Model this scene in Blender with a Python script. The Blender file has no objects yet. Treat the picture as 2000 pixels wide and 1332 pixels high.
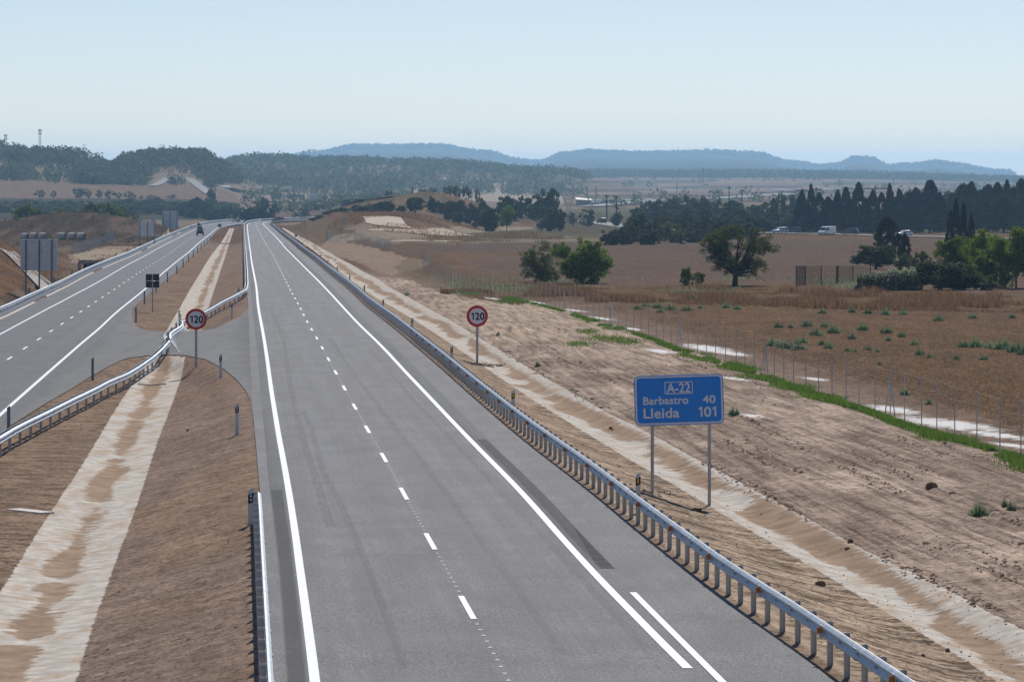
import bpy, math, random
import numpy as np
from mathutils import Vector, Matrix
random.seed(7)
rng = np.random.default_rng(11)
COL = bpy.context.scene.collection
F, H, HY, PY = 8100.0, 8.74, 345.0, 387.0      # focal (photo px), camera height, true horizon row, road plane horizon row
S = (PY-HY)/F                                  # the road falls away gently
DL = -0.87                                     # left carriageway lies lower

# ---------------------------------------------------------------- helpers
def props(o, label=None, cat=None, group=None, kind=None):
    if label: o['label'] = label
    if cat: o['category'] = cat
    if group: o['group'] = group
    if kind: o['kind'] = kind
    return o

def empty(name, loc=(0,0,0), rz=0.0, label=None, cat=None, group=None):
    o = bpy.data.objects.new(name, None); COL.objects.link(o)
    o.location = loc; o.rotation_euler = (0,0,rz)
    return props(o, label, cat, group)

def link(name, me, mat=None, parent=None):
    o = bpy.data.objects.new(name, me); COL.objects.link(o)
    if mat is not None: me.materials.append(mat)
    if parent is not None: o.parent = parent
    return o

class MB:
    """collects geometry for one mesh"""
    def __init__(s): s.v=[]; s.f=[]
    def add(s, vs, fs):
        n=len(s.v); s.v.extend([tuple(p) for p in vs]); s.f.extend([tuple(i+n for i in f) for f in fs]); return s
    def box(s, c, d, rz=0.0, taper=1.0):
        cx,cy,cz=c; dx,dy,dz=d[0]/2,d[1]/2,d[2]/2; vs=[]
        for z,t in ((-dz,1.0),(dz,taper)):
            for x,y in ((-dx,-dy),(dx,-dy),(dx,dy),(-dx,dy)):
                x*=t; y*=t
                vs.append((cx+x*math.cos(rz)-y*math.sin(rz), cy+x*math.sin(rz)+y*math.cos(rz), cz+z))
        return s.add(vs,[(3,2,1,0),(4,5,6,7),(0,1,5,4),(1,2,6,5),(2,3,7,6),(3,0,4,7)])
    def tube(s, a, b, r1, r2=None, n=8, caps=True):
        r2 = r1 if r2 is None else r2
        a=Vector(a); b=Vector(b); d=(b-a)
        if d.length<1e-9: return s
        d.normalize(); u=d.orthogonal().normalized(); w=d.cross(u)
        vs=[]
        for p,r in ((a,r1),(b,r2)):
            for i in range(n):
                t=2*math.pi*i/n; vs.append(p+u*(r*math.cos(t))+w*(r*math.sin(t)))
        fs=[(i,(i+1)%n,n+(i+1)%n,n+i) for i in range(n)]
        if caps: fs+= [tuple(range(n-1,-1,-1)), tuple(range(n,2*n))]
        return s.add(vs,fs)
    def prism(s, poly, a, b, axis='x'):
        """poly of (p,q) extruded from a to b along axis"""
        n=len(poly); vs=[]
        for t in (a,b):
            for p,q in poly:
                vs.append({'x':(t,p,q),'y':(p,t,q),'z':(p,q,t)}[axis])
        fs=[(i,(i+1)%n,n+(i+1)%n,n+i) for i in range(n)]+[tuple(range(n-1,-1,-1)),tuple(range(n,2*n))]
        return s.add(vs,fs)
    def mesh(s, name, smooth=False):
        me=bpy.data.meshes.new(name); me.from_pydata(s.v,[],s.f); me.update()
        if smooth: me.polygons.foreach_set('use_smooth',[True]*len(me.polygons))
        return me
    def build(s, name, mat, parent=None, smooth=False, bevel=0, seg=2):
        o=link(name, s.mesh(name,smooth), mat, parent)
        if bevel:
            m=o.modifiers.new('b','BEVEL'); m.width=bevel; m.segments=seg; m.limit_method='ANGLE'
        return o

def np_mesh(name, V, Fq, smooth=True):
    """fast mesh from arrays, faces all of one size"""
    me=bpy.data.meshes.new(name); k=Fq.shape[1]
    me.vertices.add(len(V)); me.vertices.foreach_set('co', np.ascontiguousarray(V,dtype=np.float32).ravel())
    me.loops.add(Fq.size); me.loops.foreach_set('vertex_index', np.ascontiguousarray(Fq,dtype=np.int32).ravel())
    me.polygons.add(len(Fq)); me.polygons.foreach_set('loop_start', np.arange(0,Fq.size,k,dtype=np.int32))
    me.polygons.foreach_set('loop_total', np.full(len(Fq),k,dtype=np.int32))
    me.polygons.foreach_set('use_smooth', np.full(len(Fq),smooth,dtype=bool))
    me.update(calc_edges=True); return me
def fattr(me, name, arr):
    a=me.attributes.new(name,'FLOAT','POINT'); a.data.foreach_set('value', np.ascontiguousarray(arr,dtype=np.float32).ravel())
def cattr(me, name, arr):
    a=me.attributes.new(name,'FLOAT_COLOR','POINT')
    c=np.ones((len(arr),4),dtype=np.float32); c[:,:3]=arr; a.data.foreach_set('color', c.ravel())

def hash2(ix,iy,seed):
    h=(ix.astype(np.int64)*374761393+iy.astype(np.int64)*668265263+seed*1442695041)&0x7fffffff
    h=((h^(h>>13))*1274126177)&0x7fffffff
    return ((h^(h>>16))&0xffff)/65535.0
def vnoise(x,y,seed=0):
    ix=np.floor(x); iy=np.floor(y); fx=x-ix; fy=y-iy; fx=fx*fx*(3-2*fx); fy=fy*fy*(3-2*fy)
    a=hash2(ix,iy,seed); b=hash2(ix+1,iy,seed); c=hash2(ix,iy+1,seed); d=hash2(ix+1,iy+1,seed)
    return (a*(1-fx)+b*fx)*(1-fy)+(c*(1-fx)+d*fx)*fy
def fbm(x,y,seed=0,o=4):
    t=0;a=.5;s=0
    for i in range(o):
        t=t+a*vnoise(x*2**i,y*2**i,seed+i*17); s+=a; a*=.5
    return t/s
def sstep(a,b,x):
    t=np.clip((x-a)/(b-a),0,1); return t*t*(3-2*t)

# ---------------------------------------------------------------- picture measurements -> real ground positions
def W(px,py,dz=0.0):
    Y=F*(H-dz)/(py-PY); return ((px-1000)*Y/F, Y)
class Line:
    """a line on the ground running away from the camera: X as a function of Y"""
    def __init__(s, pts, dz=0.0, smooth=True):
        w=sorted((W(a,b,dz)[::-1]) for a,b in pts)
        s.Y=np.array([p[0] for p in w]); s.X=np.array([p[1] for p in w])
        k=min(3,len(s.Y)-1)
        s.m0=(s.X[k]-s.X[0])/(s.Y[k]-s.Y[0]); s.m1=(s.X[-1]-s.X[-1-k])/(s.Y[-1]-s.Y[-1-k])
        # smooth in log Y by resampling
        if smooth and len(s.Y)>6:
            t=np.log(s.Y); tt=np.linspace(t[0],t[-1],160); dev=np.interp(tt,t,s.X/s.Y)
            for _ in range(10):
                d2=dev.copy(); d2[1:-1]=(dev[:-2]+dev[1:-1]*2+dev[2:])/4; dev=d2
            s.Y=np.exp(tt); s.X=dev*s.Y
    def __call__(s,Y):
        Y=np.asarray(Y,dtype=float); r=np.interp(Y,s.Y,s.X)
        r=np.where(Y<s.Y[0], s.X[0]+s.m0*(Y-s.Y[0]), r)
        return np.where(Y>s.Y[-1], s.X[-1]+s.m1*(Y-s.Y[-1]), r)

LE_R = Line([(615,1332),(589,1137),(563.5,957),(544,852),(530,766),(521,697),(516,664),(508,621),(504,600),(501,562),(497,541),(494,526),(491,510),(488.6,490),(486,470.6),(484,455.6),(482.5,441),(483,437),(488,434.5),(500,432),(540,429.6),(601,427.9),(650,427)])
DA_R = Line([(970,1290),(911,1187),(838,1056),(786,962),(747,890),(715,836),(691,793),(671,757),(655,727),(641,702),(629,680),(619,661),(609,645),(599,629),(584,597),(572,577),(562,557),(554,541),(547,527),(540,512),(530,495),(522,482),(514,468),(505,450),(498,438),(506,433.5),(545,430.3),(601,428.5),(650,427.5)])
RE_R = Line([(1349,1312),(1292.8,1259.5),(1247.7,1210),(1202.7,1167),(1157.6,1118.7),(1112.6,1070),(1079,1032),(957,900),(925,868),(880,821),(835,773),(790,726),(745,676.6),(700,634),(667,598),(634,562),(602.7,530.6),(580,508),(557.6,485.6),(544,469),(524.6,449.5),(512.6,437.5),(513,435),(522,432.5),(560,430.7),(601,429.2),(650,428)])
RI = Line([(532,1332),(522,1148),(512,1019),(505,932),(500,870),(494,810),(491,760),(488,700),(486,640),(484.5,600),(482.6,552),(482,520),(480,475),(479.5,445),(479.6,437),(484,435),(494,433),(530,429.6),(601,427.2),(650,426.5)])
RR = Line([(1630,1332),(1450,1196),(1383,1144.6),(1315,1093),(1238.7,1032),(1060,890.5),(993,838.7),(925,778),(880,737),(812.6,680),(761,636),(713.5,600),(700,585),(640,535),(586,490),(550,460),(526,439),(524,436),(532,433),(560,431.6),(601,430),(650,428.6)])
RP = Line([(1672,1332),(1640,1310),(1606,1284.5),(1572,1260),(1541,1239),(1510,1219.5),(1481,1200),(1453.5,1182),(1429,1164),(1406,1148),(1262,1035),(1080,892),(1013,840),(942,780),(896,740),(826,681),(773,637),(724,601),(708,585),(646,535),(591,490),(553,460),(528,439),(527,436),(536,433),(564,431.8),(605,430.2),(655,428.8)])
LK = Line([(-120,678),(0,624.5),(30,611),(57,597),(97.6,577),(130.6,561),(168,540),(254,503),(290,485),(332,464),(362,451),(382,443.6),(400,438),(425,434),(475,430.5),(550,428),(601,427),(660,426.3)], DL)   # left outer asphalt edge
LO = Line([(-100,708),(0,654),(60,621.6),(120,590),(177,560),(212,540),(284,500),(344,468),(384,447.5),(399,440.5),(420,437.5),(440,435),(480,432),(550,429),(601,427.7),(660,427)], DL)
LD = Line([(-40,741),(18,701),(48.8,680.6),(76,663),(100,647),(122,633),(141,620),(158.4,609),(174,598.6),(187.7,589),(200.5,581),(212.5,573),(223,566),(262,540),(300,515),(330,497),(362,473),(392,455),(407,445),(425,440),(445,437.5),(485,433.5),(550,429.9),(601,428.4),(660,427.6)], DL)
LN = Line([(-100,906),(0,812),(60,758.5),(96,726.6),(130,697),(157.6,672.6),(195,642),(225,612.5),(255,588.5),(285,564.5),(313,538.5),(337,518),(368,494),(392,472),(409,459),(420,449),(428,444),(446,440),(462,437),(500,434),(550,431),(601,429.2),(660,428.3)], DL)
LI = Line([(-60,906),(0,850),(30,822),(90,768),(150,708),(180,680),(215,647),(243,618),(270,594),(304,564),(340,535),(380,496),(409,469),(423,452),(432,445),(450,441.2),(466,438.2),(505,434.8),(555,431.5),(601,429.8),(660,428.8)], DL)
MDL = Line([(-70,1240),(0,1157),(21,1124),(48,1076),(75,1035),(102,993),(135,945),(165,900),(192,855),(234,784.6),(262,745),(290,712),(316,665),(328,640),(352,600),(372,564),(392,532),(408,505),(430,477),(442,458),(448,446.5)], -1.0)
MDR = Line([(147,1332),(159,1292),(180,1220),(210,1142),(231,1082),(246,1044),(267,987),(288,924),(306,864),(324,822),(339,780),(354,738),(366,708),(392,650),(406,604),(416,574),(426,544),(438,508),(449.5,471),(457,448)], -1.0)
SIL = Line([(-90,1332),(0,1256),(30,1202),(69,1142),(105,1082),(117,1020),(156,999),(180,948),(198,900),(222,852),(261,789),(285,745),(330,690),(372,620),(388,580),(402,545),(413,520),(427,495),(438,474),(449,450)], -1.1)
SIR = Line([(81,1332),(96,1262),(114,1202),(147,1142),(168,1094),(210,1016),(222,984),(246,921),(264,876),(288,828),(309,780),(325,740),(352,690),(392,620),(404,580),(416,548),(426,524),(438,495),(445,474),(454,450)], -1.1)
D2R = Line([(2080,1272),(2000,1231),(1951,1205),(1854,1153),(1750,1101),(1675.7,1072),(1594.6,1020),(1523,984),(1465,952),(1400,918),(1313,872),(1261.6,839.5),(1196.5,814),(1150,783.7),(1117,766.7),(1060,735),(1015,708),(970,679),(925,654),(887,629),(844,607),(787.7,575.7),(756,559),(744,547),(711,532),(687,517),(660,503.6),(637.5,490),(615,478),(600,468),(580,460),(566.7,451.8)], -.85)
D2L = Line([(1950,1332),(1720,1190),(1530,1075),(1420,1010),(1330,955),(1240,905),(1150,850),(1060,794),(1015,765),(950,720),(870,665),(800,620),(730,580),(680,545),(625,500),(596,478),(572,462),(560,453)], -.9)
S2L = Line([(1930,1290),(1800,1200),(1665,1110),(1560,1050),(1450,985),(1330,925),(1240,880),(1110,805),(1045,765),(960,705),(885,655),(810,610),(735,570),(680,535),(625,493),(600,474),(576,460)], -1.0)
S2R = Line([(2060,1320),(1940,1245),(1830,1170),(1720,1110),(1600,1045),(1480,975),(1350,905),(1255,858),(1130,790),(1060,755),(980,705),(900,650),(820,606),(745,565),(690,530),(630,492),(604,473),(578,459.5)], -1.0)
FE = Line([(2130,940),(1953,885),(1908,867),(1864.7,857),(1829.7,842),(1800,836),(1766.7,824),(1709,802),(1652.8,783),(1598.6,765),(1550,750),(1494,733),(1438,713),(1397.6,701),(1326,680),(1241,650),(1193,634),(1102,606),(1032,587),(966,576),(894.8,566)], -.6)
def roadz(X,Y,dz=0.0): return -S*Y+dz
def dls(Y): return DL+ (0.55)*sstep(1200,1700,Y)     # the left carriageway climbs to the right one at the bend
SKYS,SUNS,HAZE,EXPO,HCOL=0.060,3.0,7.2e-5,0.5,(.41,.69,.99)
# ---------------------------------------------------------------- terrain
YK=np.array([1000,1300,1500,1800,2100,2400,2700,3000,3300,3700,4300,4900,5500,6500,14000,15500,18000.])
TAB={
-900:[0,0,438,418,400,386,345,305,315,330,340,340,340,345,342,344,345.5],
-200:[0,0,438,418,400,385,345,286,302,330,340,340,340,345,342,344,345.5],
   0:[0,0,438,418,400,385,350,291,306,330,340,340,340,345,342,344,345.5],
  60:[0,0,438,418,400,386,352,302,312,332,340,340,340,345,342,344,345.5],
 150:[0,0,438,418,400,386,356,303,314,334,340,340,340,345,342,344,345.5],
 190:[0,0,438,418,400,386,358,314,320,334,340,340,340,345,342,344,345.5],
 212:[0,0,438,418,400,386,358,329,326,336,340,340,340,345,342,344,345.5],
 250:[0,0,438,418,400,387,360,313,318,334,340,340,340,345,342,344,345.5],
 330:[0,0,438,418,400,387,361,306,316,330,336,340,340,345,342,344,345.5],
 395:[0,0,437,420,402,389,364,308,318,326,330,340,340,345,342,344,345.5],
 430:[0,0,437,422,405,391,372,328,330,330,326,340,340,345,335,344,345.5],
 470:[0,0,437,425,409,396,385,352,350,340,318,335,340,345,335,344,345.5],
 520:[0,0,437,427,412,402,390,380,368,348,315,335,340,345,330,344,345.5],
 600:[0,0,437,428,413,402,393,387,378,355,318,335,340,338,309,344,345.5],
 700:[0,0,434,426,412,402,395,389,380,358,320,335,340,338,294,344,345.5],
 850:[0,0,434,426,412,402,395,389,380,364,324,336,340,338,293,344,345.5],
 950:[0,0,434,426,413,404,396,390,382,368,332,339,341,338,306,344,345.5],
1010:[0,0,433,426,414,405,397,391,384,372,337,341,342,337,322,344,345.5],
1055:[0,0,433,424,413,404,397,391,385,374,339,343,343,341,325,344,345.5],
1100:[0,0,432,422,411,402,396,390,385,376,342,345,344,341,308,344,345.5],
1150:[0,0,431,420,409,400,394,389,384,376,350,352,349,341,304,344,345.5],
1250:[0,0,430,418,408,400,394,388,384,379,371,363,353,341,308,344,345.5],
1400:[0,0,430,418,408,400,394,388,384,379,371,363,353,341,305,344,345.5],
1480:[0,0,430,418,408,400,394,388,384,379,371,363,353,341,309,344,345.5],
1540:[0,0,430,418,408,400,394,388,384,379,371,363,353,342,325,344,345.5],
1610:[0,0,430,418,408,400,394,388,384,379,371,363,353,342,333,344,345.5],
1640:[0,0,430,418,408,400,394,388,384,379,371,363,354,343,329,344,345.5],
1668:[0,0,430,418,408,400,394,388,384,379,371,364,355,344,317,344,345.5],
1700:[0,0,430,418,408,400,394,388,384,379,371,364,356,345,318,344,345.5],
1735:[0,0,430,418,408,400,394,388,384,379,371,364,357,344,334,344,345.5],
1775:[0,0,430,418,408,400,394,388,384,379,371,365,358,346,330,344,345.5],
1830:[0,0,430,418,408,400,394,388,384,379,371,365,359,348,325,344,345.5],
1870:[0,0,430,418,408,400,394,388,384,379,371,366,360,350,330,344,345.5],
1940:[0,0,430,418,408,400,394,388,384,379,371,366,361,352,342,344,345.5],
2020:[0,0,430,418,408,400,394,388,384,379,371,366,361,353,347,345,345.5],
2900:[0,0,430,418,408,400,394,388,384,379,371,366,361,353,344,345,345.5]}
TU=np.array(sorted(TAB)); TZ=np.array([[H-(p-HY)*y/F for p,y in zip(TAB[u],YK)] for u in TU])
def table_z(u,Y):
    """far terrain: smooth bilinear lookup"""
    i=np.clip(np.searchsorted(TU,u)-1,0,len(TU)-2); t=np.clip((u-TU[i])/(TU[i+1]-TU[i]),0,1); t=t*t*(3-2*t)
    j=np.clip(np.searchsorted(YK,Y)-1,2,len(YK)-2); k=np.clip((Y-YK[j])/(YK[j+1]-YK[j]),0,1)
    ks=k*k*(3-2*k)*.6+k*.4
    return (TZ[i,j]*(1-t)+TZ[i+1,j]*t)*(1-ks)+(TZ[i,j+1]*(1-t)+TZ[i+1,j+1]*t)*ks

def poly_w(pts,dz):
    return np.array([W(a,b,dz) for a,b in pts])
CROSS_NEAR=[(-40,868),(0,843),(54,810),(90,787.6),(135,762),(180,733.6),(210,717),(234,705),(252,699),(290,695),(327,693),(360,694.5),(399.4,702),(438,723),(462.5,744),(477.5,762),(488,782),(491.5,812),(497,806),(494.5,760),(491.5,700),(488.5,650),(486.5,612)]
CROSS_FAR=[(480.5,602),(478,609),(468,619),(450,628),(424,641),(400,645),(328,648.4),(290,647),(270,641),(260,630),(256,616),(260,604)]
def lat_dz(px,py):
    # paved surface height between the two carriageways, found where the pixel ray meets it
    dz=-.45
    for _ in range(6):
        X,Y=W(px,py,dz); a=float(LI(Y)); b=float(RI(Y)); dz=DL*(1-min(max((X-a)/(b-a),0),1))
    return dz
def WS(px,py): return W(px,py,lat_dz(px,py))
CR=[WS(*p) for p in CROSS_NEAR]+[WS(*p) for p in CROSS_FAR]
yy=np.linspace(CR[-1][1],CR[0][1],30)[1:-1]
CRP=np.array([p for p in CR]+[(float(LI(y))-.3,y) for y in yy])
def in_poly(X,Y,P):
    r=np.zeros(X.shape,bool); n=len(P)
    for i in range(n):
        x1,y1=P[i]; x2,y2=P[(i+1)%n]
        if y1==y2: continue
        c=((y1>Y)!=(y2>Y))&(X<(x2-x1)*(Y-y1)/(y2-y1)+x1); r^=c
    return r
def poly_dist(X,Y,P,ys=1.0):
    d=np.full(X.shape,1e9); n=len(P)
    for i in range(n):
        x1,y1=P[i]; x2,y2=P[(i+1)%n]; y1*=ys;y2*=ys
        dx=x2-x1;dy=y2-y1;L=dx*dx+dy*dy+1e-12
        t=np.clip(((X-x1)*dx+(Y*ys-y1)*dy)/L,0,1)
        d=np.minimum(d,np.hypot(X-x1-t*dx,Y*ys-y1-t*dy))
    return d
def interp_sorted(X, xs, zs, lin_=False):
    """row-wise piecewise linear through breakpoints xs (list of arrays), smoothed in between"""
    z=np.zeros_like(X)+zs[0]
    for a,b,za,zb in zip(xs[:-1],xs[1:],zs[:-1],zs[1:]):
        t=np.clip((X-a)/np.maximum(b-a,.05),0,1); z=z+(zb-za)*(t if lin_ else t*t*(3-2*t))
    return z
def bump(X,Y,cx,cy,rx,ry,h,p=2.0):
    d=((X-cx)/rx)**2+((Y-cy)/ry)**2; return h*np.exp(-d**(p/2))
def near_z(X,Y,detail=True):
    k=LK(Y); li=LI(Y); ri=RI(Y); rr=RR(Y); rp=RP(Y)
    a=np.maximum(MDL(Y),li+.5); b=np.minimum(MDR(Y),ri-.5); m=(a+b)/2
    a2=np.maximum(D2L(Y),rp+.6); b2=np.maximum(D2R(Y),a2+.6); m2=(a2+b2)/2
    fe=np.maximum(FE(Y),b2+3)
    # asphalt-level surface between the carriageways
    t=np.clip((X-li)/np.maximum(ri-li,.1),0,1)
    base=DL*(1-t)
    med=interp_sorted(X,[li,li+.4,a,m,b,ri-.4,ri],[DL,DL-.05,-1.0,-1.15,-1.0,-.06,0],True)
    pd=poly_dist(X,Y,CRP,.3); ins=in_poly(X,Y,CRP)
    w=np.where(ins,0,sstep(0,1.6,pd)); w=np.where((Y>150)&(Y<360),w,1.0)
    mz=base*(1-w)+med*w-.035
    z=interp_sorted(X,[rr,rp,rp+.5,a2,m2,b2,b2+2.5,fe],[0,-.03,-.12,-.9,-1.12,-.85,-.62,-.62])
    z=np.where(X<rr, mz, z-.03*(X<rp))
    zl=interp_sorted(X,[k-60,k-3.2,k-2.2,k-1.4,k-.3,k],[DL-.9,DL-.75,DL-.5,DL-.55,DL-.06,DL-.04])
    z=np.where(X<k+.3, zl, z)
    # cut slope beside the left carriageway, mound with bales behind, rise right of the road
    cut=np.clip((k-3.6-X)*.42,0,6.5)*sstep(655,560,Y-(k-X)*1.5)*sstep(150,230,Y)
    z=z+cut
    z=z+bump(X,Y,-113,1105,22,95,5.8)*(X<k-3)+bump(X,Y,-140,1090,26,60,2.2)*(X<k-3)
    rb=np.clip((X-b2-2)*.45,0,5.0)*sstep(760,1000,Y)*sstep(1500,1320,Y)*sstep(-5,-30,X)
    z=z+rb
    q=np.clip((1-((X+24)/33)**2),0,1)**.32*sstep(1285,1395,Y)*sstep(1640,1500,Y)
    z=z+8.3*q
    z=z-2.2*np.exp(-((X+68)/6.5)**2-((Y-635)/55)**2)*(X<k-2)
    z=z+.9*bump(X,Y,-9.5,540,3.0,26,1.0)     # earth heap beside the ditch
    z=z-S*Y
    if detail:
        soil=((X>rp+.3)|(X<k-.6)|((X>li+.3)&(X<ri-.2)&(w>.3)))
        con=((X>a2)&(X<b2))|((X>a)&(X<b))
        n=(fbm(X*2.4,Y*1.3,3,3)-.5)*.05+(vnoise(X*11,Y*2.7,15)-.5)*.034
        rut=(fbm((X-b2)*1.9,Y*.03,9,3)-.5)*.12*sstep(b2+.3,b2+2,X)*sstep(fe+1,fe-1,X)
        z=z+np.where(soil,np.where(con,n*.06,n),0)+rut
        l_=X-b2+.5*np.sin(Y*.021)+.25*np.sin(Y*.057)
        for c0,dp in ((2.3,.05),(4.1,.05),(5.6,.06),(7.4,.07),(8.6,.05),(10.4,.05)):
            g_=np.exp(-((l_-c0)/.17)**2); z=z-g_*dp*(.6+.8*vnoise(Y*.12,c0+Y*0,55))*(X<fe-1)+np.exp(-((np.abs(l_-c0)-.32)/.1)**2)*.03*(X<fe-1)
        far=sstep(fe+2,fe+10,X)
        z=z+far*(fbm(X*.05,Y*.02,21,3)-.5)*.5
    return z
def terrain(X,Y,detail=True):
    X=np.asarray(X,float); Y=np.asarray(Y,float)
    u=1000+F*X/np.maximum(Y,30)
    zn=near_z(X,Y,detail)
    zf=table_z(u,np.maximum(Y,1000))
    t=sstep(1300,1520,Y)
    # keep the far ground under the bend of the motorway
    lo=LK(Y)-6; hi=RP(Y)+6
    w=sstep(lo-25,lo,X)*sstep(hi+60,hi,X)*sstep(2150,1900,Y)
    zr=np.where(X<(LI(Y)+RI(Y))/2,DL,0)-S*Y-.5
    zf=zf*(1-w)+np.minimum(zf,zr)*w
    tn=t*(1-sstep(1.0,0.0,np.abs((X+24)/36))*sstep(1700,1580,Y)) 
    if detail:
        zf=zf+(fbm(X*.02,Y*.008,31,5)-.5)*np.clip((Y-2300)/1500,0,1)*3.4*(1-w)+(fbm(X*.12,Y*.05,37,3)-.5)*1.2*sstep(2200,2800,Y)
    return zn*(1-tn)+zf*tn
def hit(px,py,y0=60.,y1=17000.,detail=False):
    """first point of the ground seen at that spot of the photograph"""
    Ys=np.exp(np.linspace(math.log(y0),math.log(y1),2600)); X=(px-1000)*Ys/F
    d=terrain(X,Ys,detail)-(H-(py-HY)*Ys/F)
    i=np.argmax(d>0)
    if d[i]<=0: i=len(Ys)-1
    a,b=(Ys[i-1],Ys[i]) if i>0 else (Ys[0],Ys[0])
    da,db=d[i-1],d[i]; t=0 if db==da else -da/(db-da); Y=a+(b-a)*min(max(t,0),1)
    X=(px-1000)*Y/F
    return X,Y,float(terrain(np.array([X]),np.array([Y]),detail)[0])
def gz(X,Y): return float(terrain(np.array([float(X)]),np.array([float(Y)]))[0])

# grid: fine where the photograph looks, coarse around
us=np.concatenate([np.linspace(-900,-120,14)[:-1],np.linspace(-120,2120,600),np.linspace(2120,2900,14)[1:]])
py_rows=np.concatenate([np.linspace(1420,470,440),np.linspace(470,434,50)[1:]])
Yn=F*(H+.5)/(py_rows-PY)
Ys=np.concatenate([[-60,-20,10,25,40,52,60],Yn,np.exp(np.linspace(math.log(Yn[-1]),math.log(16500),360))[1:],[17500]])
UU,YY=np.meshgrid(us,Ys)
XX=(UU-1000)*np.maximum(YY,45)/F*np.where(YY<52,1.6,1)
GX,GY=XX.ravel(),YY.ravel()
GZ=terrain(GX,np.maximum(GY,20)) - np.where(GY<20,(GY-20)*S,0)
GP=HY+F*(H-GZ)/np.maximum(GY,20); GU=1000+F*GX/np.maximum(GY,20)
nr,nc=XX.shape
idx=np.arange(nr*nc).reshape(nr,nc)
GF=np.stack([idx[:-1,:-1],idx[:-1,1:],idx[1:,1:],idx[1:,:-1]],-1).reshape(-1,4)

# ---- surface classes (real soil, crop and concrete colours)
K=1.02
def lin(r,g,b): return K*np.array([((c/255+.055)/1.055)**2.4 if c>10 else c/255/12.92 for c in (r,g,b)])
C=np.zeros((len(GX),3)); C[:]=lin(148,124,102)
k_,li_,ri_,rp_,b2_,a2_,fe_=LK(GY),LI(GY),RI(GY),RP(GY),np.maximum(D2R(GY),D2L(GY)+.6),D2L(GY),FE(GY)
def setc(mask,col,w=1.0):
    w=np.asarray(w)*mask; w=w[:,None] if w.ndim else w
    C[:]=C*(1-w)+np.asarray(col)*w
N1=fbm(GX*.25,GY*.08,41,4); N2=fbm(GX*.06,GY*.02,43,4); N3=fbm(GU*.02,GP*.12,47,4)
med=(GX>li_)&(GX<ri_)
setc(med,lin(142,118,96)); setc(med&(GX>MDR(GY)),lin(146,123,104)); setc(med&(GX<MDL(GY)),lin(152,126,102))
setc(med&(GX>MDR(GY)),lin(152,124,98),sstep(.45,.6,N1)*.7)
emb=(GX>rp_)&(GX<a2_+1); setc(emb,lin(182,156,128))
dirt=(GX>b2_)&(GX<fe_); setc(dirt,lin(178,154,132)); setc(dirt,lin(150,128,109),sstep(.42,.6,N1)*.8)
setc(dirt,lin(184,160,134),sstep(.52,.38,N2)*.8)
fld=(GX>fe_)
t=sstep(0,1,(GX-fe_)/(4+5*N1))
setc(fld,lin(140,120,104)); setc(fld,lin(116,90,66),t)
setc(fld,lin(100,82,64),t*sstep(.5,.6,N3)*.7)
setc(fld,lin(108,88,70),t*sstep(.42,.3,N3)*.4)
def reg(pts,col,w=1.0,edge=None,noise=0.0,y0=0,y1=1e9):
    """a patch of ground with its own colour"""
    P=np.array(pts,float); uu=GU+(fbm(GX*.15,GY*.03,61,3)-.5)*noise*4; pp=GP+(fbm(GX*.2,GY*.05,67,3)-.5)*noise
    m=in_poly(uu,pp,P)&(GY>y0)&(GY<y1)
    setc(m,col,w); return m
# dry grass belt, ploughed fields
reg([(880,548),(1060,545),(1180,560),(1400,556),(1640,566),(2150,590),(2900,590),(2900,606),(2150,602),(1700,590),(1400,588),(1150,582),(1000,596),(900,580)],lin(108,86,60),noise=4)
reg([(895,512),(960,500),(1300,492),(2900,500),(2900,588),(2100,585),(1700,562),(1400,555),(1180,560),(1020,546),(920,536)],lin(110,91,77),noise=2)
reg([(930,516),(1100,498),(1300,482),(2900,480),(2900,545),(1600,545),(1300,542),(1150,545),(1010,540)],lin(104,88,77),noise=2)
reg([(820,478),(1100,470),(2900,462),(2900,500),(1300,492),(1100,494),(900,492),(780,498)],lin(102,86,75),noise=1)
reg([(740,462),(1120,462),(1200,466),(1200,470),(900,476),(740,474)],lin(128,116,98),noise=1)
reg([(860,455),(1000,448),(1100,430),(1180,440),(1190,465),(900,468)],lin(92,92,68),noise=2)
reg([(640,462),(740,446),(860,444),(1100,434),(1060,446),(880,458),(760,468),(650,472)],lin(150,136,112),noise=2,y0=500)
reg([(700,436),(745,420),(775,445),(800,452),(730,458),(650,445)],lin(150,132,112),.8,noise=4,y0=700)
reg([(590,480),(640,465),(700,475),(850,520),(760,540),(660,500)],lin(158,138,114),.8,noise=8,y0=300)
reg([(845,535),(900,530),(905,585),(830,560),(770,520),(800,500)],lin(110,100,74),.6,noise=8)
# raised ground right of the bend and the flat topped mound
reg([(600,480),(600,430),(680,425),(660,450),(630,480)],lin(120,98,74),noise=2,y0=700,y1=1500)
mm=(GY>1150)&(GY<1650)&(GU>690)&(GU<1100)&(GZ+S*GY>-.2); setc(mm,lin(122,100,78)); setc(mm,lin(86,82,58),sstep(.45,.55,N1)*.8)
# left side: slope, mound, verge
lft=(GX<k_-.6)&(GY<1500); setc(lft,lin(122,100,80)); setc(lft,lin(96,80,62),sstep(.48,.58,N1))
sl=lft&(GY<640)&(GX<k_-5); setc(sl,lin(104,80,60)); setc(sl,lin(126,92,62),sstep(.5,.65,N1)*.8)
reg([(130,500),(220,480),(420,440),(420,446),(240,500),(150,512)],lin(166,146,120),noise=3,y0=560,y1=1500)
mo=lft&(GY>900)&(GY<1400); setc(mo,lin(78,64,52)); setc(mo,lin(116,94,74),sstep(.5,.6,fbm(GX*.3,GY*.02,71,4))*.6)
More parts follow.
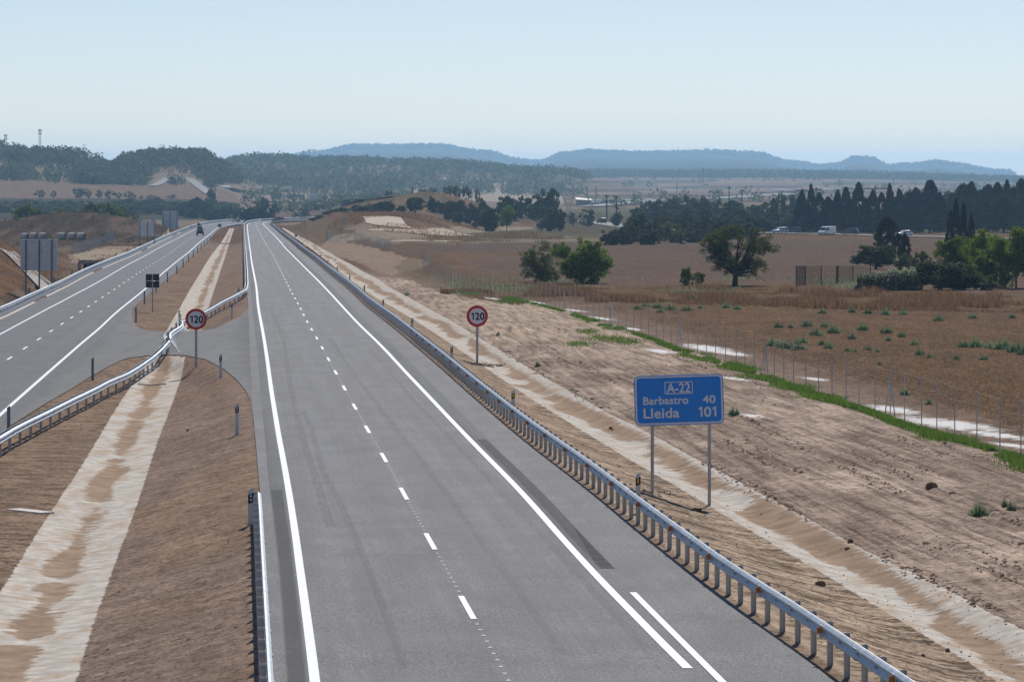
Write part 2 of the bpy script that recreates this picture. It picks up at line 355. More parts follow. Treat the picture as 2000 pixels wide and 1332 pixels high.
# far ground
far=GY>1450; FC=lin(132,112,92)
setc(far,FC)
fl=far&(GU<470); setc(fl&(GP<430)&(GP>386),lin(78,76,58)); setc(fl&(GY>2350)&(GY<2720),lin(128,104,80)); setc(fl&(GY>2720),lin(138,120,92))
reg([(-900,404),(60,404),(150,402),(152,408),(60,410),(-900,410)],lin(150,132,100),y0=1500)
reg([(470,430),(520,408),(640,396),(760,392),(760,426),(560,428)],lin(112,92,72),noise=3,y0=1900)
reg([(500,372),(760,372),(760,388),(460,388)],lin(150,126,100),noise=2,y0=1900)
fm=far&(GU>450)&(GU<1150)&(GY>3300)&(GY<4500); setc(fm,lin(132,112,86)); setc(fm,lin(104,94,72),sstep(.42,.55,N2))
reg([(770,362),(860,348),(920,346),(1010,358),(1100,376),(1110,398),(900,392),(760,380)],lin(166,146,118),y0=1900)
fr=far&(GU>1100)&(GY>1500)&(GY<5600)
band=((np.floor((GP+ (GU-1500)*.004)/5.5)+np.floor(GU/260+GP*.03))%3)
setc(fr,lin(132,106,80)); setc(fr&(band==1),lin(100,84,62)); setc(fr&(band==2),lin(144,118,88))
reg([(1050,470),(1050,415),(2900,415),(2900,450),(1200,458)],lin(86,80,62),y0=1100,y1=1900)
setc(fr,lin(96,98,68),sstep(.52,.6,fbm(GU*.012,GP*.16,111,4))*.7)
hi=far&(GY>6000); setc(hi,lin(70,74,54)); setc(hi,lin(104,92,70),sstep(.56,.66,fbm(GX*.012,GY*.004,83,4))*.7)
L_=C@np.array([.3,.59,.11]); C[:]=C*.80+L_[:,None]*.20*np.array([1.0,1.0,1.02])
C*= (1+.22*(fbm(GX*.5,GY*.2,91,3)-.5))[:,None]
# concrete ditch linings with silt, white salt crust, grass strip
def signed(X,a,b): return np.minimum(X-a,b-X)
inter=in_poly(GX,GY,CRP)
con=np.maximum(signed(GX,MDL(GY),MDR(GY)), signed(GX,a2_,b2_))
con=np.where((GY>1350)|inter,-1,con); con=np.where((GX>li_)&(GX<ri_)&(GY>880)&(GY<905),-1,con)
# pale lined ditch along the left rail
con=np.maximum(con,np.where((GY<1150)&(GX<k_),signed(GX,k_-3.0,k_-1.2),-5))
# silt lying in the ditches, interrupted by small check dams
dam=np.full(GY.shape,9.0)
for py in (816,889,981,1128,1247): dam=np.minimum(dam,np.abs(GY-F*(H+1.1)/(py-PY))/1.3)
sm=np.where(med,signed(GX,SIL(GY),SIR(GY)),-5); sm=np.where(med&(dam<1),sm-.9*(1-dam),sm)
sr=np.where(GX>rp_,np.minimum(GX-S2L(GY)+(fbm(GX*.4,GY*.14,97,4)-.50)*3.0,S2R(GY)-GX+(fbm(GX*.3,GY*.05,98,3)-.5)*1.0),-5)
sm=sm+(fbm(GX*.9,GY*.16,101,4)-.5)*1.1*(sm>-3); sm=sm-.15; sil=np.maximum(sm,sr); lsil=np.where(GX<k_,(fbm(GX*.4,GY*.06,99,3)-.45)*1.5,-5); sil=np.maximum(sil,lsil)
salt=np.full(GY.shape,-1.0)
for cx,cy,rx,ry in ((1385,681,48,9),(1290,686,32,5),(1440,740,30,4),(1470,812,22,5),(1850,828,100,13),(1745,800,50,9),(1950,850,60,7),(1590,740,30,4),(1040,590,26,3),(960,583,14,3),(1175,622,30,3),(1230,642,26,3),(890,566,14,3),(1980,870,40,5),(1120,606,30,2.5),(1425,690,40,5)):
    salt=np.maximum(salt,1-np.hypot((GU-cx)/(rx*1.25),(GP-cy-(GU-cx)*.12)/(ry*.8)))
ero=np.where(emb,sstep(0,.8,GX-rp_)*.9,0)+np.where(med&~inter,np.where(GX>MDR(GY),.12,.55),0)*(con<0)
rutw=np.where(dirt,1.0,0.0)*(GY<1200)
stub=np.where(fld&(GY<1500),1.0,0.0)
me=np_mesh('ground',np.stack([GX,GY,GZ],1),GF,True)
cattr(me,'Col',C); fattr(me,'con',con); fattr(me,'sil',sil); fattr(me,'salt',salt); fattr(me,'ero',ero); fattr(me,'rut',rutw); fattr(me,'stub',stub); fattr(me,'lat',np.where(GX>rp_,GX-b2_,GX-ri_))
ground=link('ground',me); props(ground,kind='structure')
# ---------------------------------------------------------------- materials
def newmat(name):
    m=bpy.data.materials.new(name); m.use_nodes=True; nt=m.node_tree; nt.nodes.clear()
    return m,nt
class NT:
    def __init__(s,name):
        s.m,s.t=newmat(name); s.out=s.n('ShaderNodeOutputMaterial'); s.b=s.n('ShaderNodeBsdfPrincipled'); s.l(s.b.outputs[0],s.out.inputs[0])
    def n(s,ty,**kw):
        x=s.t.nodes.new(ty)
        for k,v in kw.items(): setattr(x,k,v)
        return x
    def l(s,a,b): s.t.links.new(a,b)
    def val(s,inp,v):
        if hasattr(v,'is_linked') or isinstance(v,bpy.types.NodeSocket): s.l(v,inp)
        else: inp.default_value=v
    def math(s,op,a,b=None,c=None,clamp=False):
        x=s.n('ShaderNodeMath',operation=op,use_clamp=clamp)
        for i,v in enumerate((a,b,c)):
            if v is not None: s.val(x.inputs[i],v)
        return x.outputs[0]
    def mix(s,f,a,b,bt='MIX'):
        x=s.n('ShaderNodeMix',data_type='RGBA',blend_type=bt); s.val(x.inputs[0],f)
        for i,v in ((6,a),(7,b)):
            if isinstance(v,bpy.types.NodeSocket): s.l(v,x.inputs[i])
            else: x.inputs[i].default_value=(*v[:3],1)
        return x.outputs[2]
    def attr(s,name,col=False):
        x=s.n('ShaderNodeAttribute',attribute_name=name); return x.outputs['Color' if col else 'Fac']
    def noise(s,vec,scale,detail=3,rough=.55):
        x=s.n('ShaderNodeTexNoise'); x.inputs['Scale'].default_value=scale; x.inputs['Detail'].default_value=detail; x.inputs['Roughness'].default_value=rough
        if vec is not None: s.l(vec,x.inputs['Vector'])
        return x.outputs['Fac']
    def pos(s): return s.n('ShaderNodeNewGeometry').outputs['Position']
    def obj(s): return s.n('ShaderNodeTexCoord').outputs['Object']
    def scale(s,v,sc):
        x=s.n('ShaderNodeMapping'); s.l(v,x.inputs['Vector']); x.inputs['Scale'].default_value=sc; return x.outputs[0]
    def comb(s,x,y,z=0.0):
        c=s.n('ShaderNodeCombineXYZ'); s.val(c.inputs[0],x); s.val(c.inputs[1],y); s.val(c.inputs[2],z); return c.outputs[0]
    def sep(s,v):
        c=s.n('ShaderNodeSeparateXYZ'); s.l(v,c.inputs[0]); return c.outputs
    def ramp(s,v,a,b):
        x=s.n('ShaderNodeMapRange',interpolation_type='SMOOTHSTEP'); s.l(v,x.inputs[0]); x.inputs[1].default_value=a; x.inputs[2].default_value=b; return x.outputs[0]
    def bump(s,h,st,dist):
        x=s.n('ShaderNodeBump'); s.l(h,x.inputs['Height']); s.val(x.inputs['Strength'],st); x.inputs['Distance'].default_value=dist; s.l(x.outputs[0],s.b.inputs['Normal'])
    def set(s,**kw):
        for k,v in kw.items():
            i=s.b.inputs[k.replace('_',' ')]; s.val(i,v if not isinstance(v,tuple) else (*v[:3],1)) if not isinstance(v,tuple) else setattr(i,'default_value',(*v[:3],1))
        return s
def simple(name,col,rough=.6,metal=0.0,var=.12,scale=6.0,spec=.4):
    m=NT(name); n=m.noise(m.obj(),scale,4); c=tuple(lin(*col))
    cc=m.mix(m.ramp(n,.3,.7),tuple(x*(1-var) for x in c),tuple(min(1,x*(1+var)) for x in c))
    m.l(cc,m.b.inputs['Base Color']); m.set(Roughness=rough,Metallic=metal); m.b.inputs['Specular IOR Level'].default_value=spec
    return m.m
# ground
g=NT('soil_and_fields'); P=g.pos(); sx=g.sep(P); X_,Y_=sx[0],sx[1]
base=g.attr('Col',True); lat=g.attr('lat')
n1=g.noise(P,1.1,5,.6); n2=g.noise(P,7,4,.7); n3=g.noise(g.comb(g.math('MULTIPLY',lat,2.2),g.math('MULTIPLY',Y_,.09)),1,4,.6)
ne=g.noise(g.comb(g.math('MULTIPLY',X_,.5),g.math('MULTIPLY',Y_,1.25)),1,5,.72)
nf=g.noise(P,24,3,.8)
nm=g.noise(g.scale(P,(.35,.12,1)),1,5,.65)
f=g.math('ADD',.80,g.math('MULTIPLY',g.ramp(n1,.32,.68),.36)); f=g.math('MULTIPLY',f,g.math('ADD',.78,g.math('MULTIPLY',g.ramp(n2,.3,.7),.44))); f=g.math('MULTIPLY',f,g.math('ADD',.92,g.math('MULTIPLY',g.ramp(nm,.35,.65),.16))); f=g.math('MULTIPLY',f,g.math('ADD',.80,g.math('MULTIPLY',g.ramp(nf,.35,.65),.40)))
cl=g.noise(P,3.6,5,.7); f=g.math('MULTIPLY',f,g.math('SUBTRACT',1.0,g.math('MULTIPLY',g.ramp(cl,.53,.60),.42))); f=g.math('MULTIPLY',f,g.math('ADD',1.0,g.math('MULTIPLY',g.ramp(cl,.44,.36),.16)))
rl=g.noise(g.comb(g.math('MULTIPLY',lat,5.5),g.math('MULTIPLY',Y_,.11)),1,3,.6)
rut=g.attr('rut'); f=g.math('MULTIPLY',f,g.math('SUBTRACT',1.0,g.math('MULTIPLY',rut,g.math('MULTIPLY',g.ramp(rl,.54,.62),.34)))); f=g.math('MULTIPLY',f,g.math('ADD',1.0,g.math('MULTIPLY',rut,g.math('MULTIPLY',g.math('SUBTRACT',g.ramp(n3,.34,.62),.6),.5))))
ero=g.attr('ero'); gul=g.ramp(ne,.50,.56); f=g.math('MULTIPLY',f,g.math('SUBTRACT',1.0,g.math('MULTIPLY',g.math('MULTIPLY',ero,gul),.62)))  # erosion gullies: shade on their walls is darkened into the soil colour
hs=g.n('ShaderNodeVectorMath',operation='SCALE'); g.l(base,hs.inputs[0]); g.l(f,hs.inputs['Scale']); col=hs.outputs[0]
# stubble specks
stub=g.attr('stub'); ns=g.noise(g.scale(P,(3,1.2,3)),1.0,5,.75); col=g.mix(g.math('MULTIPLY',stub,g.ramp(ns,.52,.66)),col,lin(150,118,84)); col=g.mix(g.math('MULTIPLY',stub,g.ramp(ns,.42,.3)),col,lin(72,54,42))
# pale stones
st=g.noise(P,11,2,.5); col=g.mix(g.math('MULTIPLY',g.ramp(st,.70,.76),.55),col,lin(190,176,158))
st2=g.noise(P,3.5,3,.6); col=g.mix(g.math('MULTIPLY',g.ramp(st2,.66,.74),.55),col,lin(70,56,46))
# concrete and silt
nj=g.noise(g.comb(g.math('MULTIPLY',X_,1.2),g.math('MULTIPLY',Y_,2.2)),1,5,.7)
nc=g.noise(P,1.7,5,.7)
cm=g.ramp(g.math('ADD',g.attr('con'),g.math('MULTIPLY',g.math('SUBTRACT',nc,.5),.22)),-.02,.03)
sm_=g.ramp(g.math('ADD',g.attr('sil'),g.math('MULTIPLY',g.math('SUBTRACT',nj,.5),1.5)),-.08,.08)
dj=g.math('ABSOLUTE',g.math('SUBTRACT',g.math('FRACT',g.math('DIVIDE',Y_,4.0)),.5)); joint=g.ramp(dj,.02,.008)
cc=g.mix(g.ramp(nc,.3,.7),lin(176,168,156),lin(212,205,195)); cc=g.mix(g.math('MULTIPLY',joint,.35),cc,lin(120,110,98))
ngr=g.noise(g.scale(P,(1,.3,1)),1.3,4,.6); cc=g.mix(g.math('MULTIPLY',g.ramp(ngr,.46,.66),.6),cc,lin(176,152,126))
silc=g.mix(g.ramp(n1,.35,.65),lin(142,120,100),lin(166,144,122))
col=g.mix(cm,col,cc); col=g.mix(g.math('MULTIPLY',g.math('MULTIPLY',cm,sm_),.93),col,silc)
sa=g.ramp(g.math('ADD',g.attr('salt'),g.math('MULTIPLY',g.math('SUBTRACT',nj,.5),3.2)),.12,.4); col=g.mix(g.math('MULTIPLY',sa,.9),col,lin(232,230,226))
g.l(col,g.b.inputs['Base Color']); g.set(Roughness=1.0); g.b.inputs['Specular IOR Level'].default_value=0.0
hgt=g.math('ADD',g.math('MULTIPLY',n2,.5),g.math('MULTIPLY',n1,1.0)); hgt=g.math('SUBTRACT',hgt,g.math('MULTIPLY',g.math('MULTIPLY',ero,gul),.8)); hgt=g.math('ADD',hgt,g.math('MULTIPLY',rut,g.math('MULTIPLY',n3,.9)))
g.bump(hgt,g.math('SUBTRACT',.8,g.math('MULTIPLY',cm,.7)),.12)
ground.data.materials.append(g.m)

K=1.0
def asphalt(name,col,tyre=.55):
    a=NT(name); P=a.pos(); s=a.sep(P); u=a.attr('u')
    fine=a.noise(a.scale(P,(1,.45,1)),24,2,.6); mid=a.noise(a.scale(P,(1,.15,1)),.9,4,.6)
    st=a.noise(a.comb(a.math('MULTIPLY',u,1.25),a.math('MULTIPLY',s[1],.012)),1,4,.6)
    st2=a.noise(a.comb(a.math('MULTIPLY',u,.5),a.math('MULTIPLY',s[1],.3)),1,4,.6)
    f=a.math('ADD',1.0,a.math('MULTIPLY',a.math('SUBTRACT',a.ramp(fine,.35,.65),.5),.7))
    f=a.math('MULTIPLY',f,a.math('ADD',1.0,a.math('MULTIPLY',a.math('SUBTRACT',a.ramp(st,.3,.7),.5),tyre)))
    f=a.math('MULTIPLY',f,a.math('ADD',1.0,a.math('MULTIPLY',a.math('SUBTRACT',a.ramp(mid,.3,.7),.5),.16)))
    f=a.math('MULTIPLY',f,a.math('ADD',1.0,a.math('MULTIPLY',a.math('SUBTRACT',a.ramp(st2,.3,.7),.5),.20)))
    v=a.n('ShaderNodeVectorMath',operation='SCALE'); v.inputs[0].default_value=tuple(lin(*col)); a.l(f,v.inputs['Scale'])
    a.l(v.outputs[0],a.b.inputs['Base Color']); a.set(Roughness=a.math('ADD',.7,a.math('MULTIPLY',st,.3))); a.b.inputs['Specular IOR Level'].default_value=.25
    a.bump(fine,.35,.01); return a.m
M={}
M['asphalt']=asphalt('asphalt_new',(106,106,107)); M['asphalt_l']=asphalt('asphalt_left',(87,89,93),.35); M['asphalt_x']=asphalt('asphalt_crossing',(98,98,98),.2)
M['band']=asphalt('asphalt_band',(86,87,89),.1); M['groove']=simple('milled_groove',(52,52,53),.9)
def paint():
    a=NT('road_paint'); n=a.noise(a.pos(),14,4,.7); n2=a.noise(a.pos(),1.2,3)
    c=a.mix(a.ramp(n,.62,.75),lin(218,221,228),lin(150,150,150)); c=a.mix(a.math('MULTIPLY',a.ramp(n2,.5,.75),.2),c,lin(170,166,158))
    a.l(c,a.b.inputs['Base Color']); a.set(Roughness=.55); return a.m
M['paint']=paint()
def steel(name,col,rough,metal):
    a=NT(name); n=a.noise(a.obj(),3,4,.6); c=lin(*col)
    a.l(a.mix(a.ramp(n,.3,.7),tuple(c*.85),tuple(np.minimum(c*1.12,1))),a.b.inputs['Base Color']); a.set(Roughness=a.math('ADD',rough-.08,a.math('MULTIPLY',n,.16)),Metallic=metal); return a.m
M['rail']=steel('galvanised_rail',(180,188,194),.5,.4); M['post']=steel('galvanised_post',(196,194,188),.6,.15); M['gate']=steel('pale_gate_steel',(200,206,210),.6,.1)
M['signpost']=steel('sign_post_steel',(168,168,166),.5,.5); M['sign_back']=steel('aluminium_back',(222,224,224),.5,.5)
M['red']=simple('sign_red',(190,22,28),.4); M['white']=simple('sign_white',(214,216,220),.4,var=.03); M['black']=simple('sign_black',(18,18,20),.5)
M['blue']=simple('sign_blue',(0,128,222),.4,var=.05); M['dark']=simple('dark_panel',(36,38,44),.6); M['panel']=simple('panel_grey_white',(176,178,176),.6)
M['orange']=simple('reflector_orange',(214,120,20),.35); M['yellow']=simple('reflector_yellow',(210,170,20),.4); M['plastic']=simple('post_plastic',(196,198,198),.5,var=.05); M['greypost']=simple('backlit_post_plastic',(120,124,132),.6)
M['kerb']=simple('kerb_concrete',(206,200,190),.85); M['concrete']=simple('concrete_grey',(150,142,132),.9,var=.25,scale=1.5); M['wire']=steel('fence_wire',(172,174,174),.6,.1)
M['darkpost']=steel('dark_post_steel',(108,112,118),.6,.2); M['rust']=simple('rusty_mesh',(70,50,42),.9); M['rubber']=simple('tyre_rubber',(24,24,25),.85); M['hay']=simple('hay',(150,118,84),.95,var=.35,scale=3); M['wrap']=simple('bale_wrap',(186,184,178),.6)
def paintcar(name,col): 
    a=NT(name); a.set(Base_Color=tuple(lin(*col)),Roughness=.3,Metallic=.2); a.b.inputs['Coat Weight'].default_value=.6; a.b.inputs['Coat Roughness'].default_value=.08; return a.m
M['glass']=paintcar('car_glass',(24,30,38)); M['c_white']=paintcar('car_white',(226,228,230)); M['c_dark']=paintcar('car_dark_blue',(34,44,66)); M['c_grey']=paintcar('car_grey',(84,92,104)); M['c_silver']=paintcar('car_silver',(170,176,184)); M['c_red']=paintcar('car_red',(120,34,32)); M['lamp']=simple('lamp_glass',(230,230,225),.2)
M['rock']=simple('clod',(116,92,72),.95,var=.4,scale=5); M['stone']=simple('stone',(140,124,108),.95,var=.3,scale=4)
def leaf(name,c1,c2,trans=.35):
    c1=tuple(x*1.0 for x in c1); c2=tuple(min(255,x*1.06) for x in c2)
    a=NT(name); oi=a.n('ShaderNodeObjectInfo'); n=a.noise(a.obj(),.9,3,.6); r=a.attr('lv')
    c=a.mix(r,tuple(lin(*c1)*.8),tuple(lin(*c2)*1.15))
    v=a.n('ShaderNodeHueSaturation'); a.l(c,v.inputs['Color'])
    v.inputs['Hue'].default_value=.5; a.l(a.math('ADD',.8,a.math('MULTIPLY',oi.outputs['Random'],.45)),v.inputs['Value'])
    v2=a.n('ShaderNodeHueSaturation'); a.l(v.outputs[0],v2.inputs['Color']); a.l(a.math('ADD',.7,a.math('MULTIPLY',n,.6)),v2.inputs['Value'])
    a.l(v2.outputs[0],a.b.inputs['Base Color']); a.set(Roughness=.75); a.b.inputs['Specular IOR Level'].default_value=.2
    tr=a.n('ShaderNodeBsdfTranslucent'); a.l(v2.outputs[0],tr.inputs['Color']); mx=a.n('ShaderNodeMixShader'); mx.inputs[0].default_value=trans
    a.l(a.b.outputs[0],mx.inputs[1]); a.l(tr.outputs[0],mx.inputs[2]); a.l(mx.outputs[0],a.out.inputs[0]); return a.m
M['l_dark']=leaf('leaf_dark',(44,58,36),(72,88,48)); M['l_oak']=leaf('leaf_oak',(46,62,38),(86,94,56)); M['l_green']=leaf('leaf_green',(56,76,28),(106,126,44),.45); M['l_bright']=leaf('leaf_bright',(66,92,26),(118,138,46),.45)
M['l_olive']=leaf('leaf_olive',(68,80,42),(106,114,62),.45); M['l_con']=leaf('needle_dark',(14,26,24),(30,42,30),.08); M['l_pine']=leaf('needle_pine',(38,52,28),(66,78,40),.25); M['l_bramble']=leaf('bramble_leaf',(60,72,44),(176,182,150),.2)
M['l_grass']=leaf('grass_green',(74,106,40),(120,148,62),.35); M['l_dry']=leaf('grass_dry',(108,84,60),(158,126,92),.3); M['l_weed']=leaf('weed_grey_green',(88,112,84),(136,156,116),.35); M['l_brown']=leaf('leaf_brown',(88,70,46),(120,96,62),.4)
M['bark']=simple('bark',(56,46,38),.95,var=.3); M['wood']=simple('pole_wood',(72,62,54),.9)
# ---------------------------------------------------------------- roads
def ys_list(y0,y1,near=1.0):
    r=[y0]; 
    while r[-1]<y1: r.append(r[-1]+max(near,r[-1]*.008))
    r[-1]=y1; return np.array(r)
def ribbon(name,mat,Lf,Rf,zf,y0,y1,lift,n=2,kind='structure',step=1.0,parent=None,ucen=None):
    Y=ys_list(y0,y1,step); a=Lf(Y); b=Rf(Y); V=[];U=[]
    for i in range(n+1):
        X=a+(b-a)*i/n; V.append(np.stack([X,Y,zf(X,Y)+lift],1)); U.append(X-(ucen(Y) if ucen else a))
    V=np.stack(V,1).reshape(-1,3); U=np.stack(U,1).ravel(); m=len(Y); ix=np.arange(m*(n+1)).reshape(m,n+1)
    Fq=np.stack([ix[:-1,:-1],ix[:-1,1:],ix[1:,1:],ix[1:,:-1]],-1).reshape(-1,4)
    me=np_mesh(name,V,Fq,True); fattr(me,'u',U); o=link(name,me,mat,parent)
    if kind: o['kind']=kind
    return o
zR=lambda X,Y:-S*Y; zL=lambda X,Y:DL-S*Y
def zmid(X,Y):
    a=LI(Y);b=RI(Y); return DL*(1-np.clip((X-a)/np.maximum(b-a,.1),0,1))-S*Y
YE=1900
ribbon('right_carriageway',M['asphalt'],RI,RR,zR,45,YE,.012,6,ucen=DA_R)
ribbon('left_carriageway',M['asphalt_l'],LK,LI,zL,45,YE,.012,6,ucen=LD)
def off(line,d): return lambda Y: line(Y)+d
def edge_line(line,zf,name,w=.2,y0=45,y1=YE):
    # thickened a little with distance only by the smoothing of the line itself
    ribbon(name,M['paint'],off(line,-w/2),off(line,w/2),zf,y0,y1,.024,1,step=2)
edge_line(LE_R,zR,'edge_line',.19); edge_line(RE_R,zR,'edge_line',.19,y0=77.0)
ribbon('edge_line',M['paint'],lambda Y:np.interp(Y,[60,74.9,81.1,87.9,92.2],[4.79,3.79,3.38,2.93,2.65])-.075,lambda Y:np.interp(Y,[60,74.9,81.1,87.9,92.2],[4.79,3.79,3.38,2.93,2.65])+.075,zR,60,91.8,.024,1)
edge_line(LO,zL,'edge_line',.17); edge_line(LN,zL,'edge_line',.19)
def dashes(line,zf,ref,y1,w):
    mb=MB(); k=int((60-ref)//17)
    y=ref+17*k
    while y<y1:
        for a in range(5):
            ya,yb=y-2.5+a,y-1.5+a; xa,xb=float(line(ya)),float(line(yb)); 
            n=len(mb.v); za=float(zf(0,ya))+.024; zb=float(zf(0,yb))+.024
            mb.v+= [(xa-w/2,ya,za),(xa+w/2,ya,za),(xb+w/2,yb,zb),(xb-w/2,yb,zb)]; mb.f.append((n,n+1,n+2,n+3))
        y+=17
    o=mb.build('lane_dashes',M['paint']); o['kind']='structure'
dashes(DA_R,zR,W(911,1187)[1],1450,.13); dashes(LD,zL,W(100,647,DL)[1],1400,.14)
# little white setting out dots between the dashes
mb=MB(); ref=W(911,1187)[1]
for k in range(-2,9):
    for j in range(1,11):
        y=ref+17*k+2.5+j*1.1; x=float(DA_R(y))+.01; z=-S*y+.022; w=.035
        mb.v+=[(x-w,y-.05,z),(x+w,y-.05,z),(x+w,y+.05,z),(x-w,y+.05,z)]; n=len(mb.v); mb.f.append((n-4,n-3,n-2,n-1))
mb.build('setting_out_dots',M['paint'])['kind']='structure'
# resurfaced bands next to the edge lines with milled rumble grooves
BL=Line([(524,932),(532,1001),(542.6,1091),(553,1226),(561,1340),(519,870),(512,800),(505,720),(498,650),(493,600),(489,560),(486,520),(483,490)]); BR=lambda Y:LE_R(Y)-.13
ribbon('resurfaced_band',M['band'],BL,BR,zR,60,700,.018,1)
BR2=lambda Y:RE_R(Y)+np.interp(Y,[60,97.6,112,250,700],[.2,.2,.62,.75,.7])
ribbon('resurfaced_band',M['band'],lambda Y:RE_R(Y)+.14,BR2,zR,97.6,800,.018,1)
ribbon('resurfaced_band',M['band'],lambda Y:LN(Y)+.14,lambda Y:LN(Y)+.62,zL,120,600,.018,1)
mb=MB()
def groove(y,a,b,wd,z):
    mb.v+=[(a,y-wd,z),(b,y-wd,z),(b,y+wd,z),(a,y+wd,z)]; n=len(mb.v); mb.f.append((n-4,n-3,n-2,n-1))
y=60.0
while y<124: groove(y,float(BL(y))+.03,float(BL(y))+min(.36,float(BR(y)-BL(y))-.04),.085,-S*y+.0225); y+=.34
y=97.9
while y<150: groove(y,float(RE_R(y))+.25,float(RE_R(y))+.60,.07,-S*y+.0225); y+=.34
mb.build('rumble_grooves',M['groove'])['kind']='structure'
# crossing between the carriageways, gridded so that it follows the fall
def crossing():
    x0,x1=CRP[:,0].min(),CRP[:,0].max(); y0,y1=CRP[:,1].min(),CRP[:,1].max()
    ys=np.linspace(y0,y1,260); n=60; V=[];ok=[]
    # scan lines: interval covered by the polygon at each depth
    rows=[]
    for y in ys:
        xs=np.linspace(x0-1,x1+1,1400); m=in_poly(xs,np.full(xs.shape,y),CRP)
        rows.append((y,xs,m))
    mbv=[];mbf=[];U=[]
    for (ya,xs,ma),(yb,_,mb_) in zip(rows[:-1],rows[1:]):
        m=ma&mb_|ma
        i=0
        while i<len(xs):
            if m[i]:
                j=i
                while j+1<len(xs) and m[j+1]: j+=1
                seg=np.linspace(xs[i],xs[j],max(2,int((xs[j]-xs[i])/1.5)+2))
                for a,b in zip(seg[:-1],seg[1:]):
                    k=len(mbv)
                    for X,Y in ((a,ya),(b,ya),(b,yb),(a,yb)):
                        mbv.append((X,Y,float(zmid(X,Y))+.006)); U.append(X)
                    mbf.append((k,k+1,k+2,k+3))
                i=j+1
            else: i+=1
    me=np_mesh('crossing',np.array(mbv),np.array(mbf),False); fattr(me,'u',np.array(U)); o=link('crossing',me,M['asphalt_x']); o['kind']='structure'
crossing()
# curved tyre mark
tm=sorted([W(a,b) for a,b in ((590,800),(608,836),(630.6,921),(667,989),(693.7,1047),(725,1128),(761,1218),(797,1327))],key=lambda p:p[1])
def tyre():
    a=NT('tyre_mark'); n=a.noise(a.scale(a.pos(),(6,.4,1)),1,4,.7); a.set(Base_Color=tuple(lin(44,44,46)),Roughness=.7)
    t=a.n('ShaderNodeBsdfTransparent'); mx=a.n('ShaderNodeMixShader'); a.l(a.math('MULTIPLY',a.ramp(n,.2,.8),.35),mx.inputs[0]); a.l(t.outputs[0],mx.inputs[1]); a.l(a.b.outputs[0],mx.inputs[2]); a.l(mx.outputs[0],a.out.inputs[0]); return a.m
M['tyre']=tyre(); TX=np.array([p[0] for p in tm]); TY=np.array([p[1] for p in tm])
def tmark(fx,y0,y1,w): ribbon('tyre_mark',M['tyre'],lambda Y:fx(Y)-w/2,lambda Y:fx(Y)+w/2,zR,y0,y1,.0165,1)
tmark(lambda Y:np.interp(Y,TY,TX),77,170,.2)
tmark(lambda Y:DA_R(Y)+1.1+.25*np.sin(Y*.02),80,260,.22); tmark(lambda Y:DA_R(Y)+2.9+.2*np.sin(Y*.017+1),80,240,.2)
tmark(lambda Y:LE_R(Y)+1.0+.15*np.sin(Y*.03),110,330,.25)
# low concrete kerb under the left rail
def kerb():
    Y=ys_list(150,1150,3); mb=MB(); x=LK(Y)
    prof=[(-.12,-.05),(-.12,.1),(.0,.1),(.05,.0)]
    for i in range(len(Y)-1):
        if (i//7)%6==5: continue
        n=len(mb.v)
        for j in (i,i+1):
            for p,q in prof: mb.v.append((x[j]+p,Y[j],DL-S*Y[j]+q))
        for k in range(3): mb.f.append((n+k,n+k+1,n+5+k,n+4+k))
    mb.build('roadside_kerb',M['kerb'])['kind']='structure'
kerb()

# ---------------------------------------------------------------- guard rails
def resample(pts,step):
    pts=[Vector(p) for p in pts]; out=[pts[0].copy()]; acc=0.0
    for a,b in zip(pts[:-1],pts[1:]):
        L=(b-a).length; d=step-acc
        while d<=L: out.append(a.lerp(b,d/L)); d+=step
        acc=(acc+L)%step if L>0 else acc
    return out
WP=[(.0,.0),(.035,.02),(.08,.06),(.08,.095),(.035,.135),(.02,.155),(.035,.175),(.08,.215),(.08,.25),(.035,.29),(.0,.31)]  # (towards the road, up)
def sweep(mb,pts,side,z0,prof=WP,closed=True,thick=.012):
    n=len(prof); full=prof+[(p-thick,q) for p,q in reversed(prof)] if closed else prof
    m=len(full); base=len(mb.v)
    for i,p in enumerate(pts):
        a=pts[max(i-1,0)]; b=pts[min(i+1,len(pts)-1)]; d=Vector((b[0]-a[0],b[1]-a[1],0)).normalized(); nn=Vector((-d.y,d.x,0))*side
        for q,h in full: mb.v.append((p[0]+nn.x*q,p[1]+nn.y*q,p[2]+z0+h))
    for i in range(len(pts)-1):
        for k in range(m if closed else m-1):
            a=base+i*m+k; b=base+i*m+(k+1)%m; mb.f.append((a,b,b+m,a+m))
    if closed:
        mb.f.append(tuple(range(base+m-1,base-1,-1))); e=base+(len(pts)-1)*m; mb.f.append(tuple(range(e,e+m)))
def post_mesh(h=.82):
    mb=MB(); t=.006   # C-shaped post
    mb.prism([(-.055,-.03),(.055,-.03),(.055,.03),(.045,.03),(.045,-.02),(-.045,-.02),(-.045,.03),(-.055,.03)],-.15,h,'z')
    me=mb.mesh('rail_post'); me.materials.append(M['post']); return me
POST=post_mesh()
def reflector_mesh():
    mb=MB(); mb.prism([(-.05,.0),(.05,.0),(.05,.12),(-.05,.12)],-.012,.012,'y'); me=mb.mesh('reflector'); me.materials.append(M['orange']); return me
REFL=reflector_mesh()
